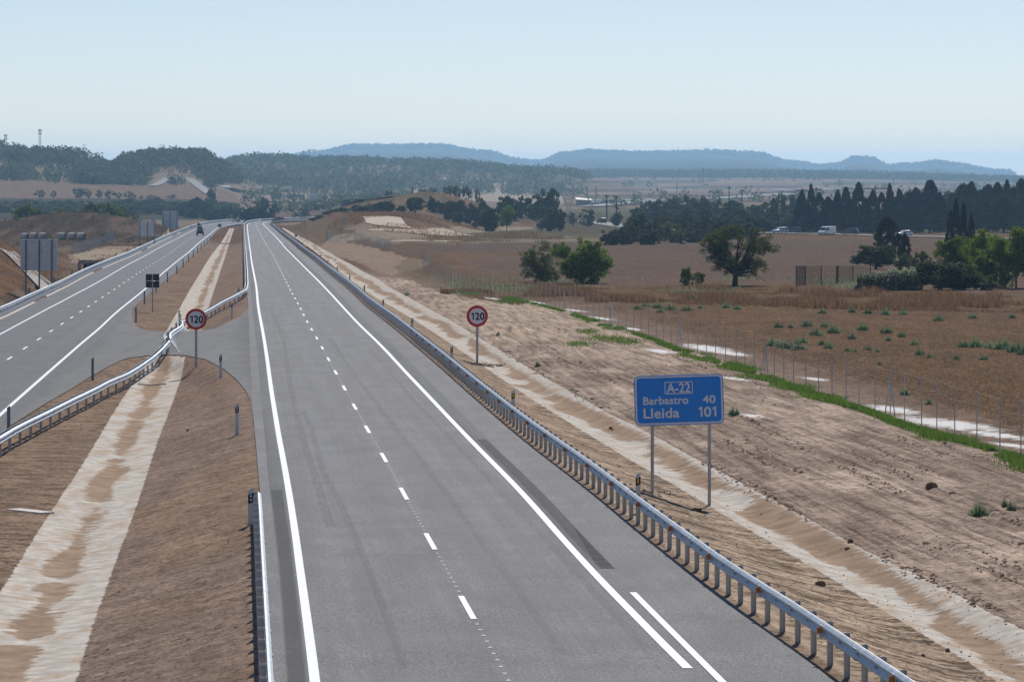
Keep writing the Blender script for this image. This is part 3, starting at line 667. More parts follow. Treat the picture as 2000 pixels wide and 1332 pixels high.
def guard_rail(label,pts,side,top=.78,pstep=2.0,beams=1,screen=False,refl=0,wob=.0,both=False,group='guard rails beside the motorway',npost=100):
    """pts: post line on the ground, nearest end first"""
    root=empty('guard_rail',pts[0],0,label,'guard rail',group); o0=Vector(pts[0])
    dense=[pts[0]]
    for a,b in zip(pts[:-1],pts[1:]):
        dense.append(b)
    loc=[Vector(p)-o0 for p in dense]
    sides=(side,-side) if both else (side,)
    for sd in sides:
        mb=MB(); off_=[]
        for i,p in enumerate(loc):
            off_.append(p+Vector((0,0,wob*math.sin(i*1.7))))
        prof=[(q+.09,h) for q,h in WP]
        sweep(mb,off_,sd,top-.31,prof)
        mb.build('beam',M['rail'],root,smooth=False)
    if screen:
        mb=MB(); sweep(mb,loc,side,.05,[(.08,0),(.10,.03),(.10,.38),(.08,.42)]); mb.build('lower_screen',M['rail'],root)
    pp=resample(loc,pstep)
    mats=[]
    rest=MB()
    for i,p in enumerate(pp):
        j=min(i+1,len(pp)-1); k=max(i-1,0); d=pp[j]-pp[k]; rz=math.atan2(d.y,d.x)
        if i<npost:
            o=bpy.data.objects.new('post',POST); COL.objects.link(o); o.parent=root; o.location=p; o.rotation_euler=(0,0,rz+math.pi/2); o.scale=(1,1,top/.8)
        else: rest.box((p.x,p.y,p.z+top/2-.07),(.11,.06,top+.1),rz+math.pi/2)
        if refl and i%refl==0 and i<npost:
            nn=Vector((-d.y,d.x,0)).normalized()*side
            o=bpy.data.objects.new('reflector',REFL); COL.objects.link(o); o.parent=root; o.location=p+nn*.2+Vector((0,0,top-.2)); o.rotation_euler=(0,0,rz+math.pi/2)
    if rest.v: rest.build('post',M['post'],root)['kind']='stuff'
    # bolted spacers
    mb=MB()
    for p in pp[:160]:
        mb.box((p.x,p.y,p.z+top-.16),(.1,.16,.2),0)
    mb.build('spacer',M['post'],root)['kind']='stuff'
    mb=MB()
    for i,p in enumerate(pp[:120]):
        j=min(i+1,len(pp)-1); k=max(i-1,0); d=(pp[j]-pp[k]).normalized(); nn=Vector((-d.y,d.x,0))*side; rz=math.atan2(d.y,d.x)
        q=p+nn*.135; mb.box((q.x,q.y,q.z+top-.155),(.05,.04,.03),rz)
        if i%2==0:
            for dx in (-.12,-.04,.04,.12):
                for hh in (.06,.25): q=p+nn*.178+d*dx; mb.box((q.x,q.y,q.z+top-.31+hh),(.03,.02,.03),rz)
    mb.build('bolts',M['signpost'],root)['kind']='stuff'
    return root
def pl(line,dz,y0,y1,lat=0.0,step=2.0):
    Y=[y0]
    while Y[-1]<y1: Y.append(Y[-1]+max(step,Y[-1]*.006))
    return [(float(line(y))+lat,y,-S*y+dz) for y in Y]
guard_rail('long steel guard rail with orange reflectors along the right edge of the right carriageway',pl(RP,-.03,62,YE-20),1,top=.80,refl=4)
guard_rail('guard rail with a lower screen along the outer left edge of the left carriageway',pl(LK,DL-.02,150,YE-20,-.5),-1,top=.86,screen=True,npost=60,pstep=4)
# near end of the median rail beside the right carriageway
NR=Line([(498,1012),(503,1127),(510,1292),(512,1340),(500,1050)],-.02,False)
yN=W(498,1012)[1]
guard_rail('short guard rail seen end on at the bottom left edge of the right carriageway',[(float(NR(y))-.0,y,-S*y-.02) for y in np.arange(yN,56,-2.0)],1,top=.74)
# diagonal rail of the near median island
DN=[(-60,935),(1.5,890.6),(24,875.6),(46.5,865),(68,853),(88.6,842),(107,833),(126,821),(143,812.6),(161,803.6),(178,795),(193,786),(207,778),(222,769),(235,766),(247,761),(262,749.5),(274.6,740.5),(286,734),(297,722.5),(305,718),(314,708),(322,700),(328,692)]
def onmed(px,py,dz=-1.0):
    dz0=dz
    for _ in range(8):
        X,Y=W(px,py,dz0); dz0=.5*dz0+.5*(gz(X,Y)+S*Y)
    X,Y=W(px,py,dz0); return (X,Y,-S*Y+dz0)
dn=[onmed(*p) for p in DN]
dn=[tuple(v) for v in dn]
dn=[tuple(np.mean([dn[max(i-1,0)],dn[i],dn[min(i+1,len(dn)-1)]],axis=0)) if 0<i<len(dn)-1 else dn[i] for i in range(len(dn))]
guard_rail('double sided guard rail running diagonally across the near median island to the gate',dn,-1,top=.84,both=True,pstep=4)
DF=[(352,648),(360,645.5),(380,636),(405,624),(431,608),(456,595),(470,587),(477,583),(480.5,578),(482,568),(481.5,555),(480.8,535),(479.5,515),(478.6,498),(477.5,478),(477,462),(476.6,450),(476.6,441)]
df=[onmed(*p,dz=-.6) for p in DF]
df+= [(float(RI(y))-.25,y,-S*y-.05) for y in np.arange(1420,1860,30)]
guard_rail('double sided guard rail of the far median island bending to follow the right carriageway',df,-1,top=.80,both=True,pstep=4)
# mobile gate across the crossing
ga=onmed(328,690,-.6); gb=onmed(350,648,-.6)
root=empty('barrier_gate',ga,0,'pale steel crossover gate with slatted skirt closing the gap between the two diagonal rails','barrier gate')
A=Vector((0,0,0)); B=Vector(gb)-Vector(ga); d=B.normalized(); nn=Vector((-d.y,d.x,0))
n=28; line=[A.lerp(B,i/n)+nn*(.22*math.sin(i/n*2*math.pi)) for i in range(n+1)]
mb=MB(); sweep(mb,line,1,.55,[(.14,0),(.22,.05),(.22,.1),(.16,.155),(.22,.21),(.22,.27),(.14,.31)]); sweep(mb,line,-1,.55,[(.14,0),(.22,.05),(.22,.1),(.16,.155),(.22,.21),(.22,.27),(.14,.31)])
mb.build('beam',M['gate'],root)
mb=MB()
for i in range(0,n*3):
    p=A.lerp(B,i/(n*3))+nn*(.22*math.sin(i/(n*3)*2*math.pi))-nn*.2; mb.tube(p+Vector((0,0,.62)),p-nn*.45+Vector((0,0,.06)),.03,n=4)
for zz,q in ((.62,.2),(.08,.65)):
    for i in range(n): mb.tube(line[i]-nn*q+Vector((0,0,zz)),line[i+1]-nn*q+Vector((0,0,zz)),.045,n=6)
mb.build('skirt',M['gate'],root)
mb=MB()
for i in range(0,n+1,4): mb.box((line[i].x,line[i].y,.3),(.12,.3,.6),0)
mb.build('frame',M['post'],root)['kind']='stuff'

# ---------------------------------------------------------------- signs and posts
def text(name,s,size,loc,mat,parent,bold=.0,align='LEFT',sx=1.0):
    cu=bpy.data.curves.new(name,'FONT'); cu.body=s; cu.size=size; cu.offset=bold; cu.extrude=.004; cu.align_x=align; cu.space_character=1.04
    t=bpy.data.objects.new('tmp',cu); COL.objects.link(t); dg=bpy.context.evaluated_depsgraph_get(); dg.update()
    me=bpy.data.meshes.new_from_object(t.evaluated_get(dg)); bpy.data.objects.remove(t)
    xs=[v.co.x for v in me.vertices]
    me.materials.clear(); o=link(name,me,mat,parent); o.location=loc; o.rotation_euler=(math.pi/2,0,0); o.scale=(sx,1,1)
    return o
def one(nm,h,x,z,mat,parent,y):
    w=h*.19; m=MB(); m.prism([(x+h*.20,z),(x+h*.20+w,z),(x+h*.20+w,z+h),(x+h*.24,z+h),(x,z+h*.84),(x,z+h*.68),(x+h*.20,z+h*.78)],y-.004,y+.004,'y'); return m.build('numerals',mat,parent)
def disc(r,y0,y1,cz,n=48,ri=None):
    mb=MB()
    if ri is None:
        mb.prism([(r*math.cos(2*math.pi*i/n),cz+r*math.sin(2*math.pi*i/n)) for i in range(n)],y0,y1,'y')
    else:
        for i in range(n):
            a=2*math.pi*i/n; b=2*math.pi*(i+1)/n; k=len(mb.v)
            for y in (y0,y1):
                for rr,t in ((ri,a),(r,a),(r,b),(ri,b)): mb.v.append((rr*math.cos(t),y,cz+rr*math.sin(t)))
            mb.f+= [(k,k+1,k+2,k+3),(k+7,k+6,k+5,k+4),(k+1,k+5,k+6,k+2),(k,k+3,k+7,k+4)]
    return mb
def speed_sign(px,py,label,topy,dia=1.24):
    X,Y,z=onmed(px,py,-.6) if px<600 else hit(px,py)
    s=empty('speed_sign',(X,Y,z),.02,label,'road sign','round speed limit signs')
    top=(py-topy)*Y/F; r=41.8*Y/F/2; cz=top-r
    mb=MB(); mb.box((0,.0,(cz+r*.6)/2),(.14,.07,cz+r*.6)); mb.build('pole',M['signpost'],s,bevel=.01)
    disc(r,-.075,-.045,cz).build('plate',M['sign_back'],s)
    disc(r*.74,-.082,-.0755,cz).build('face',M['white'],s)
    disc(r,-.086,-.0755,cz,ri=r*.74).build('rim',M['red'],s)
    t=text('numerals','20',r*.93,(-r*.20,-.0835,cz-r*.335),M['black'],s,bold=r*.03,align='LEFT',sx=.93); one(t.name,r*.66,-r*.56,cz-r*.335,M['black'],s,-.0835)
    return s
speed_sign(383,717,'red rimmed 120 speed limit sign on the median island next to the crossing',602.5)
speed_sign(932,712,'red rimmed 120 speed limit sign standing in the bare soil right of the guard rail',596.5)
mb=MB()
def clods(cx,cy,rx,ry,n,rmin,rmax,mat,name,label,cat,seed=1):
    r=random.Random(seed); mb=MB()
    for i in range(n):
        a=r.random()*6.283; q=r.random()**.5; x=cx+rx*q*math.cos(a); y=cy+ry*q*math.sin(a); s=r.uniform(rmin,rmax)*(1.3-q*.6); z=gz(x,y)
        vs=[];k=7
        for j in range(k):
            t=6.283*j/k; vs.append((x+s*math.cos(t)*r.uniform(.7,1.2),y+s*math.sin(t)*r.uniform(.7,1.2),z-.02))
        for j in range(k):
            t=6.283*j/k; vs.append((x+.6*s*math.cos(t)*r.uniform(.7,1.2),y+.6*s*math.sin(t)*r.uniform(.7,1.2),z+s*r.uniform(.35,.6)))
        vs.append((x,y,z+s*.7))
        mb.add(vs,[(j,(j+1)%k,k+(j+1)%k,k+j) for j in range(k)]+[(k+j,k+(j+1)%k,2*k) for j in range(k)])
    o=mb.build(name,mat); 
    if label: props(o,label,cat,'heaps of dug up soil')
    return o
X,Y,z=hit(932,713); clods(X+.1,Y,.9,1.2,60,.06,.16,M['rock'],'soil_heap','dark heap of clods round the foot of the speed limit sign in the soil','soil heap',3)
X,Y,z=hit(965,714); clods(X,Y,.7,1.5,40,.05,.11,M['rock'],'soil_heap','low streak of dark clods just right of the foot of the right speed limit sign','soil heap',4)
X,Y,z=hit(1274,965); clods(X,Y,.3,.6,24,.03,.08,M['rock'],'soil_heap','small crumbly clods round the left leg of the blue sign','soil heap',5)
X,Y,z=hit(1362,998); clods(X,Y,.12,.3,20,.04,.12,M['rock'],'soil_heap','reddish brown clod in the shadow of the blue sign','soil heap',6)
X,Y,z=hit(1345,972); clods(X-.6,Y,.5,.8,40,.02,.06,M['rock'],'soil_heap','scattered crumbs of soil between the legs of the blue sign','soil heap',8)
# blue direction sign
X1,Y1,z1=hit(1274,967); X2,Y2,z2=hit(1385.5,979)
Ys_=(Y1+Y2)/2; q=Ys_/F
s=empty('direction_sign',((X1+X2)/2,Ys_,(z1+z2)/2),0,'blue A-22 direction sign for Barbastro and Lleida on two legs right of the rail','road sign')
cx=(1326-1000)*q-(X1+X2)/2; zc=H-(780.5-HY)*q-(z1+z2)/2; w,h=174*q,97.5*q
roll=math.radians(-1.7)
for Xl,Yl,zl in ((X1,Y1,gz(X1*Ys_/Y1,Ys_)),(X2,Y2,gz(X2*Ys_/Y2,Ys_))):
    m_=MB(); zz=zl-s.location.z; top=zc-h/2+.12; m_.box((Xl*Ys_/Yl-s.location.x,0,(zz-.2+zc+h*.3)/2),(.10,.06,zc+h*.3-zz+.2)); m_.build('leg',M['signpost'],s,bevel=.008)
pan=bpy.data.objects.new('panel',None); 
def rrect(w,h,r,n=8):
    P=[]
    for cx_,cz_,a0 in ((w/2-r,h/2-r,0),(-w/2+r,h/2-r,90),(-w/2+r,-h/2+r,180),(w/2-r,-h/2+r,270)):
        for i in range(n+1):
            t=math.radians(a0+90*i/n); P.append((cx_+r*math.cos(t),cz_+r*math.sin(t)))
    return P
m_=MB(); m_.prism(rrect(w,h,.17),-.10,-.06,'y'); panel=m_.build('panel',M['blue'],s)
panel.location=(cx,0,zc); panel.rotation_euler=(0,-roll*-1,0)
panel.rotation_euler=(0,roll,0)
def ring(P1,P2,y0,y1):
    m=MB(); n=len(P1)
    for y in (y0,y1):
        m.v+=[(a,y,b) for a,b in P1]+[(a,y,b) for a,b in P2]
    for i in range(n):
        j=(i+1)%n; m.f+=[(i,j,n+j,n+i),(2*n+i,3*n+i,3*n+j,2*n+j),(i,2*n+i,2*n+j,j),(n+i,n+j,3*n+j,3*n+i)]
    return m
b_=.062
ring(rrect(w-.055,h-.055,.145),rrect(w-.055-2*b_*.8,h-.055-2*b_*.8,.105),-.107,-.1005).build('border',M['white'],panel)
px2=q  # one photograph pixel in metres on the sign
ring(rrect(55*px2,24*px2,.02,2),rrect(55*px2-.05,24*px2-.05,.012,2),-.107,-.1005).build('number_box',M['white'],panel)
bx=panel.children[-1]; bx.location=(0*px2,0,(780.5-757)*px2)
def word(t,size,xl,base,wide,align='LEFT'):
    o=text('lettering',t,size,(xl*px2,-.104,base*px2),M['white'],panel,bold=size*.022,align='LEFT')
    xs=[v.co.x for v in o.data.vertices]; x0,x1=min(xs),max(xs); k=wide*px2/(x1-x0); o.scale=(k,1,1); o.location.x=xl*px2-x0*k
word('A-22',26*px2,-23.5,14.5,46)
word('Barbastro',21.0*px2,-70,-7.5,88)
word('40',21.0*px2,46,-7.5,25)
word('Lleida',27*px2,-70,-34,70)
word('0',27*px2,48,-34,14)
for xx in (37.5,64.5): one('x',19.3*px2,xx*px2,-34*px2,M['white'],panel,-.104)

# sign backs
def sign_back(px,py,Yd,x0,y0,x1,y1,label,posts,slats=True,mat='sign_back'):
    q=Yd/F; X=(px-1000)*q; z=gz(X,Yd); s=empty('road_sign',(X,Yd,z),0,label,'road sign','backs of large signs on the left')
    z0=H-(y1-HY)*q-z; z1=H-(y0-HY)*q-z; a=(x0-px)*q; b=(x1-px)*q
    m_=MB(); 
    if slats:
        k=int((z1-z0)/.175); hh=(z1-z0)/k
        for i in range(k): m_.box(((a+b)/2,-.02,z0+hh*(i+.5)),(b-a,.03,hh*.8))
        
    else: m_.box(((a+b)/2,0,(z0+z1)/2),(b-a,.04,z1-z0))
    m_.build('panel',M[mat],s)
    m_=MB(); m_.box(((a+b)/2,.03,(z0+z1)/2),(b-a-.02,.02,z1-z0-.02)); m_.build('backing',M['darkpost'],s)
    for p in posts:
        X_=(p-px)*q; zz=gz(X+X_,Yd)-z; m_=MB(); m_.box((X_,-.11,(zz-.3+z1-.1)/2),(.16,.14,z1-.1-zz+.3)); m_.build('leg',M['darkpost'],s)
    return s
sign_back(78,570,430,39.5,467,112.5,528.5,'large slatted back of a sign on three legs close behind the left guard rail',(51,77,101.5))
sign_back(287,480,860,270,432.5,303.5,461.5,'slatted sign back beyond the underpass, middle one of the three big backs',(273,288,302))
sign_back(332,455,1143,316,412,348,446.5,'tall sign back furthest along the left verge beside the bend',(318,332,346))
sign_back(301,470,1000,295,428,304,434,'small grey sign back peeping over the middle of the three big sign backs',(299,))
# dark board of four squares on a single post
X,Y,z=onmed(298,611,-1.0); q=Y/F
s=empty('road_sign',(X,Y,z),0,'dark square sign back of four panels on one thin post in the median','road sign','backs of large signs on the left')
zt=(611-535)*q; zb=(611-562.5)*q
for a in (-1,1):
    for k in (0,1):
        hh=(zt-zb)/2; m_=MB(); m_.box((a*.30*1.0-.0,0,zb+hh*(k+.5)),(12.6*q,.03,hh*.95)); o=m_.build('panel',M['dark'],s); o.location.x=a*(6.9*q-.30)
m_=MB(); m_.box((0,-.05,zt/2),(.11,.06,zt)); m_.build('pole',M['signpost'],s)
# tall white panel on the rise right of the bend, small blue plate, small dark signs at the bend
def small_sign(px,py,Yd,w,h,top,mat,label,name='marker_sign'):
    q=Yd/F; X=(px-1000)*q; z=gz(X,Yd); s=empty(name,(X,Yd,z),0,label,'marker sign'); zt=H-(top-HY)*q-z
    m_=MB(); m_.box((0,0,zt-h*q/2),(w*q,.05,h*q)); m_.build('panel',M[mat],s,bevel=.01)
    m_=MB(); m_.box((0,.06,zt/2),(.08,.06,zt)); m_.build('pole',M['signpost'],s)
small_sign(684,430,1180,8,14,411.5,'panel','pale grey upright board on top of the rise right of the bend')
small_sign(578,464,985,5,4.6,458,'blue','tiny blue plate on a post beside the ditch near the bend')
small_sign(428.5,447,1265,5.5,6,438,'dark','small dark sign back at the far tip of the median')
small_sign(432.5,447,1268,1.6,7.5,437,'white','slim white marker next to the small dark sign at the far tip of the median')
small_sign(374,441,1290,4,2.5,441,'blue','small dark blue plate on the outer side of the far left rail')
# delineator posts
def delin_mesh():
    d={}
    m_=MB(); m_.prism([(-.06,-.02),(.06,-.02),(.04,.025),(-.04,.025)],-.1,.98,'z'); m_.v=[(x,y,z+(.07*(x+.06)/.12 if z>.5 else 0)) for x,y,z in m_.v]; d['body']=m_.mesh('body'); 
    m_=MB(); m_.prism([(-.0615,.70),(.0615,.74),(.0615,.93),(-.0615,.89)],-.0225,-.0205,'y'); d['band']=m_.mesh('band')
    m_=MB(); m_.box((0,-.0245,.83),(.045,.004,.13)); d['refl']=m_.mesh('refl')
    m_=disc(.024,-.026,-.0228,.865,16); m_.add(*[(disc(.024,-.026,-.0228,.785,16)).v,(disc(.024,-.026,-.0228,.785,16)).f]); d['dots']=m_.mesh('dots')
    return d
DM=delin_mesh(); DM['body'].materials.append(M['plastic']); DM['band'].materials.append(M['black']); DM['refl'].materials.append(M['yellow']); DM['dots'].materials.append(M['white'])
DB=DM['body'].copy(); DB.materials.clear(); DB.materials.append(M['greypost'])  # same post body, with its backlit grey put into the colour
def delineator(x,y,z,kind,label,group,sc=1.0):
    s=empty('delineator_post',(x,y,z),0,label,'marker post',group); s.scale=(sc,sc,sc)
    def c(n,me): o=bpy.data.objects.new(n,me); COL.objects.link(o); o.parent=s; return o
    if kind=='grey': c('body',DB)
    else: c('body',DM['body']); c('band',DM['band']); c('reflector',DM['refl' if kind=='yellow' else 'dots'])
ordn=['first','second','third','fourth','fifth','sixth','seventh','eighth','ninth','tenth','eleventh','twelfth','thirteenth','fourteenth','fifteenth','sixteenth','seventeenth','eighteenth','nineteenth','twentieth']
def nth(i):
    if i<20: return ordn[i]
    if i+1>=100: return 'hundredth' if i==99 else 'hundred-and-'+nth(i-100)
    t,o=divmod(i+1,10); tens={2:'twent',3:'thirt',4:'fort',5:'fift',6:'sixt',7:'sevent',8:'eight',9:'ninet'}[t]
    return tens+'ieth' if o==0 else {2:'twenty',3:'thirty',4:'forty',5:'fifty',6:'sixty',7:'seventy',8:'eighty',9:'ninety'}[t]+'-'+ordn[o-1]
y0=W(1295,1003,-.1)[1]
for i in range(14):
    y=y0+i*50.2
    if y>900: break
    x=float(RP(y))+.42; delineator(x,y,gz(x,y)-.0,'yellow','black and yellow marker post behind the right guard rail, %s counting from the near end'%nth(i),'marker posts behind the right guard rail',1.12)
for i,(px,py,lb) in enumerate(((463,849,'white marker post with two dots on the brown median island left of the near shoulder'),(431,738,'white marker post at the corner of the near island by the crossing'),(453,622,'white marker post on the far island just past the crossing'),(466,588,'marker post behind the bend of the far island rail'))):
    X,Y,z=onmed(px,py,-.3); delineator(X,Y,z,'white',lb,'white marker posts on the median',1.15)
delineator(float(NR(yN-1))-.10,yN-1.2,-S*yN-.42,'white','black banded marker post behind the end of the short guard rail at the bottom','white marker posts on the median',1.3)
for i,(px,py) in enumerate(((17,850),(181,743),(265.6,630),(282,594))):
    X,Y,z=onmed(px,py,-.9); delineator(X,Y,z,'grey','plain grey post at the inner edge of the left carriageway, %s from the near end'%nth(i),'grey marker posts along the left carriageway',1.15)
for i in range(11):
    y=427+i*50; x=float(LI(y))+.4; delineator(x,y,gz(x,y),'grey','plain grey post at the inner edge of the left carriageway, %s from the near end'%nth(i+4),'grey marker posts along the left carriageway',1.15)
for i in range(12):
    y=340+i*50; x=float(LK(y))-1.0; delineator(x,y,DL-S*y-.1,'grey','dark post top behind the far left guard rail, %s from the near end'%nth(i),'grey marker posts behind the left guard rail',1.2)

# ---------------------------------------------------------------- wire fences
def fence(label,pts,tops,step_w=4,rad=.022,mesh_wires=5,dense=False,group='wire fences',vert=0,mat='wire',braces=(),wr=.0035):
    """pts: ground points of the posts, tops: heights"""
    o0=Vector(pts[0]); s=empty('wire_fence',o0,0,label,'fence',group); proto=None
    rest=MB()
    for i,(p,h) in enumerate(zip(pts,tops)):
        if i<100:
            if proto is None:
                m_=MB(); m_.tube((0,0,-.2),(0,0,1),rad,n=8); m_.tube((0,0,1),(0,0,1.012),rad*1.15,n=8); proto=m_.mesh('post'); proto.materials.append(M[mat])
            o=bpy.data.objects.new('post',proto); COL.objects.link(o); o.parent=s; o.location=Vector(p)-o0; o.scale=(1,1,h)
        else: rest.tube(Vector(p)-o0,Vector(p)-o0+Vector((0,0,h)),rad,n=6)
        if i in braces:
            m_=MB(); q=Vector(p)-o0
            for sg in (-1,1):
                j=min(max(i+sg,0),len(pts)-1); e=q.lerp(Vector(pts[j])-o0,.35); m_.tube(q+Vector((0,0,h*.85)),e,.025,n=6)
            m_.build('brace',M[mat],s)
    if rest.v: rest.build('post',M[mat],s)['kind']='stuff'
    m_=MB()
    for a,b,ha,hb in zip(pts[:-1],pts[1:],tops[:-1],tops[1:]):
        A=Vector(a)-o0;B=Vector(b)-o0
        for k in range(mesh_wires):
            t=.06+.93*(k/(mesh_wires-1)); m_.tube(A+Vector((0,0,ha*t)),B+Vector((0,0,hb*t)),wr,n=3,caps=False)
        nv=int((B-A).length*vert)
        for k in range(nv):
            t=(k+.5)/nv; P_=A.lerp(B,t); m_.tube(P_+Vector((0,0,.05)),P_+Vector((0,0,(ha+(hb-ha)*t))),wr*1.2,n=3,caps=False)
    m_.build('netting',M[mat],s)
    return s
fp=[(2075,918),(2035,906),(1994,896),(1953,885),(1908,867),(1864.7,857),(1829.7,842),(1800,837),(1766.7,826),(1739,814),(1709,804),(1678,792),(1652.8,781),(1625,773),(1598.6,767),(1574,757.5),(1550,751),(1531,743),(1512.5,735),(1494,733),(1473,723),(1455,717),(1438,711),(1417,706),(1397.6,701),(1380,696),(1362.6,690),(1344,686),(1326,682)]
for a,b,n in (((1326,682),(1193,636),9),((1193,636),(1102,607),8),((1102,607),(1032,588),8),((1032,588),(966,577),7),((966,577),(894.8,567),8)):
    for i in range(1,n+1): fp.append((a[0]+(b[0]-a[0])*i/n,a[1]+(b[1]-a[1])*i/n))
P_=[];T_=[]
for px,py in fp:
    p=hit(px,py); P_.append(p); hh=2.05 if px>1250 else 2.0
    T_.append(hh*(1+.03*math.sin(px)))
fence('long wire fence on thin steel posts along the strip of green grass on the right',P_,T_,braces=(9,19,28,37,45),vert=.5,wr=.0022)
def far_fence(label,pts,step,h,vert=0,rad=.035):
    w=[hit(a,b) for a,b in pts]; out=[w[0]]
    for a,b in zip(w[:-1],w[1:]):
        n=max(1,int(math.hypot(b[0]-a[0],b[1]-a[1])/step))
        for i in range(1,n+1):
            x=a[0]+(b[0]-a[0])*i/n; y=a[1]+(b[1]-a[1])*i/n; out.append((x,y,gz(x,y)))
    fence(label,out,[h]*len(out),rad=rad,vert=vert)
far_fence('fence stepping back from the corner post beside the rough ditch, right of the soil strip',[(895,567),(880,560),(862,549),(847,541),(835,532),(824,520)],6.0,2.0,.3)
far_fence('grey mesh fence seen almost end on right of the pale soil terrace',[(762,490),(735,484),(710,478),(693,473)],4.0,2.0,2)
far_fence('mesh fence across the pale terrace below the rise right of the bend',[(693,473),(665,473.5),(637,472),(640,466),(655,458)],4.0,2.0,1)
far_fence('fence climbing to the pale board on the rise right of the bend',[(668,449),(672,441),(680,432)],6.0,2.0,1)
far_fence('thin wire fence along the near side of the far brown field',[(900,497),(960,494),(1000,493)],5.0,1.8,0,.025)
far_fence('mesh fence around the edge of the mound on the left, above the culvert',[(138,497),(160,492),(185,484),(205,478),(222,472),(214,462)],3.0,2.0,1)
# rusty enclosure of the bramble
def encl():
    pts=[(1555,560),(1573,558),(1604,557),(1634,557),(1637,553),(1666,552),(1700,552)]
    w=[hit(a,b) for a,b in pts]; Y0=w[0][1]
    tops=[(H-(519.5-HY)*p[1]/F)-p[2] for p in w]
    s=fence('rusty dark mesh enclosure at the left of the bramble hedge',w,tops,rad=.045,mat='rust',mesh_wires=16,vert=5,wr=.012)
encl()
# ---------------------------------------------------------------- trees (unit sized prototypes: height 1, width 1)
def leaf_cloud(pts, size, rg, k=1, flat=.0):
    """pts (n,3) leaf centres -> quads; returns V,F,lv"""
    n=len(pts); a=rg.normal(size=(n,3)); a/=np.linalg.norm(a,axis=1)[:,None]; b=rg.normal(size=(n,3)); b-= (a*b).sum(1)[:,None]*a; b/=np.linalg.norm(b,axis=1)[:,None]
    s=size*rg.uniform(.6,1.35,(n,1)); a=a*s; b=b*s*.62
    V=np.stack([pts-a,pts-b*.9,pts+a,pts+b],1).reshape(-1,3); Fq=np.arange(n*4).reshape(n,4); return V,Fq,np.repeat(rg.uniform(0,1,n),4)
def clumps(rg,n,shape):
    P=[]
    while len(P)<n:
        p=rg.uniform(-1,1,3); r=np.linalg.norm(p)
        if r>1: continue
        if shape=='round':
            if r<.45 and rg.random()<.8: continue
            P.append((p[0]*.42,p[1]*.42,.56+p[2]*.38))
        elif shape=='bush':
            if r<.4 and rg.random()<.7: continue
            P.append((p[0]*.44,p[1]*.44,.46+p[2]*.44))
        elif shape=='spire':
            t=rg.random()**.75; w=.46*(1-t)**.8*(.75+.5*rg.random())+.02; an=rg.uniform(0,6.283); P.append((w*math.cos(an),w*math.sin(an),.05+.93*t))
        elif shape=='pine':
            t=rg.random(); w=.44*(math.sin(math.pi*min(1,(t*.8+.2)))**.6)*rg.uniform(.5,1); an=rg.uniform(0,6.283); P.append((w*math.cos(an),w*math.sin(an),.12+.85*t))
        elif shape=='airy':
            if r<.35 and rg.random()<.6: continue
            P.append((p[0]*.47,p[1]*.47,.58+p[2]*.40))
        elif shape=='open':
            if r<.5 or p[2]<-.75: continue
            P.append((p[0]*.46+.03*math.sin(p[2]*9),p[1]*.46,.60+p[2]*.36*(1-.25*abs(p[0]))))
    return np.array(P)
def lumpy(rg,n,shape,k):
    big=clumps(rg,k,shape); i=rg.integers(0,k,n); P=big[i]*np.array([.92,.92,1])+rg.normal(size=(n,3))*np.array([.08,.08,.06]); P[:,2]=np.clip(P[:,2],.03,.97); return P
PROTO={}
def tree_proto(key,shape,mat,n_cl,n_leaf,rc,ls,seed,limbs=7,thick=.035,top_mat=None):
    rg=np.random.default_rng(seed); cl=lumpy(rg,n_cl,shape,{'round':14,'bush':30,'open':24,'airy':30}[shape]) if shape in('round','bush','open','airy') and n_cl>60 else clumps(rg,n_cl,shape); sz=rg.uniform(.6,1.3,n_cl)
    P=[];
    for c,s in zip(cl,sz):
        m=int(n_leaf*s); d=rg.normal(size=(m,3)); d/=np.linalg.norm(d,axis=1)[:,None]; P.append(c+d*(rg.random((m,1))**.4)*rc*s*np.array([1,1,.8]))
    P=np.concatenate(P); P[:,2]=np.clip(P[:,2],.015,1.04)
    V,Fq,lv=leaf_cloud(P,ls,rg)
    me=np_mesh('crown',V,Fq,False); hgt=np.clip(V[:,2],0,1); fattr(me,'lv',np.clip(lv,0,1)); me.materials.append(M[mat])
    mb=MB(); base=Vector((0,0,-.05)); fork=Vector((rg.uniform(-.03,.03),0,.16 if shape in('open','round','airy') else .12))
    mb.tube(base,fork,thick*1.3,thick,n=7)
    if shape in('spire','pine'): mb.tube(fork,(0,0,.92),thick,.006,n=6)
    for i in range(limbs):
        t=cl[rg.integers(len(cl))]; t=Vector(t); mid=fork.lerp(t,.5)+Vector(rg.normal(size=3)*.04); st=fork if shape not in('spire','pine') else Vector((0,0,max(.1,t.z-.06)))
        if shape in('spire','pine'): mid=st.lerp(t,.5)
        mb.tube(st,mid,thick*.6,thick*.38,n=5,caps=False); mb.tube(mid,t,thick*.38,thick*.12,n=5,caps=False)
        for j in range(2):
            t2=t+Vector(rg.normal(size=3)*.1); mb.tube(mid,t2,thick*.22,thick*.07,n=4,caps=False)
    tm=mb.mesh('trunk',True); tm.materials.append(M['bark'])
    PROTO[key]=(tm,me)
def ptree(key,*a,n=3,**k):
    for i in range(n): tree_proto('%s%d'%(key,i),*a,seed=hash_(key)+i*7,**k)
def hash_(s): return sum(ord(c)*(i+3) for i,c in enumerate(s))
ptree('far','round','l_oak',26,22,.13,.055,limbs=3,thick=.04,n=5)
ptree('fard','bush','l_dark',30,22,.13,.055,limbs=2,thick=.04,n=4)
ptree('oak','bush','l_dark',80,80,.11,.036,limbs=6,n=3)
ptree('green','bush','l_green',90,90,.10,.026,limbs=8,n=3)
ptree('bright','open','l_bright',190,90,.085,.019,limbs=10,thick=.02,n=3)
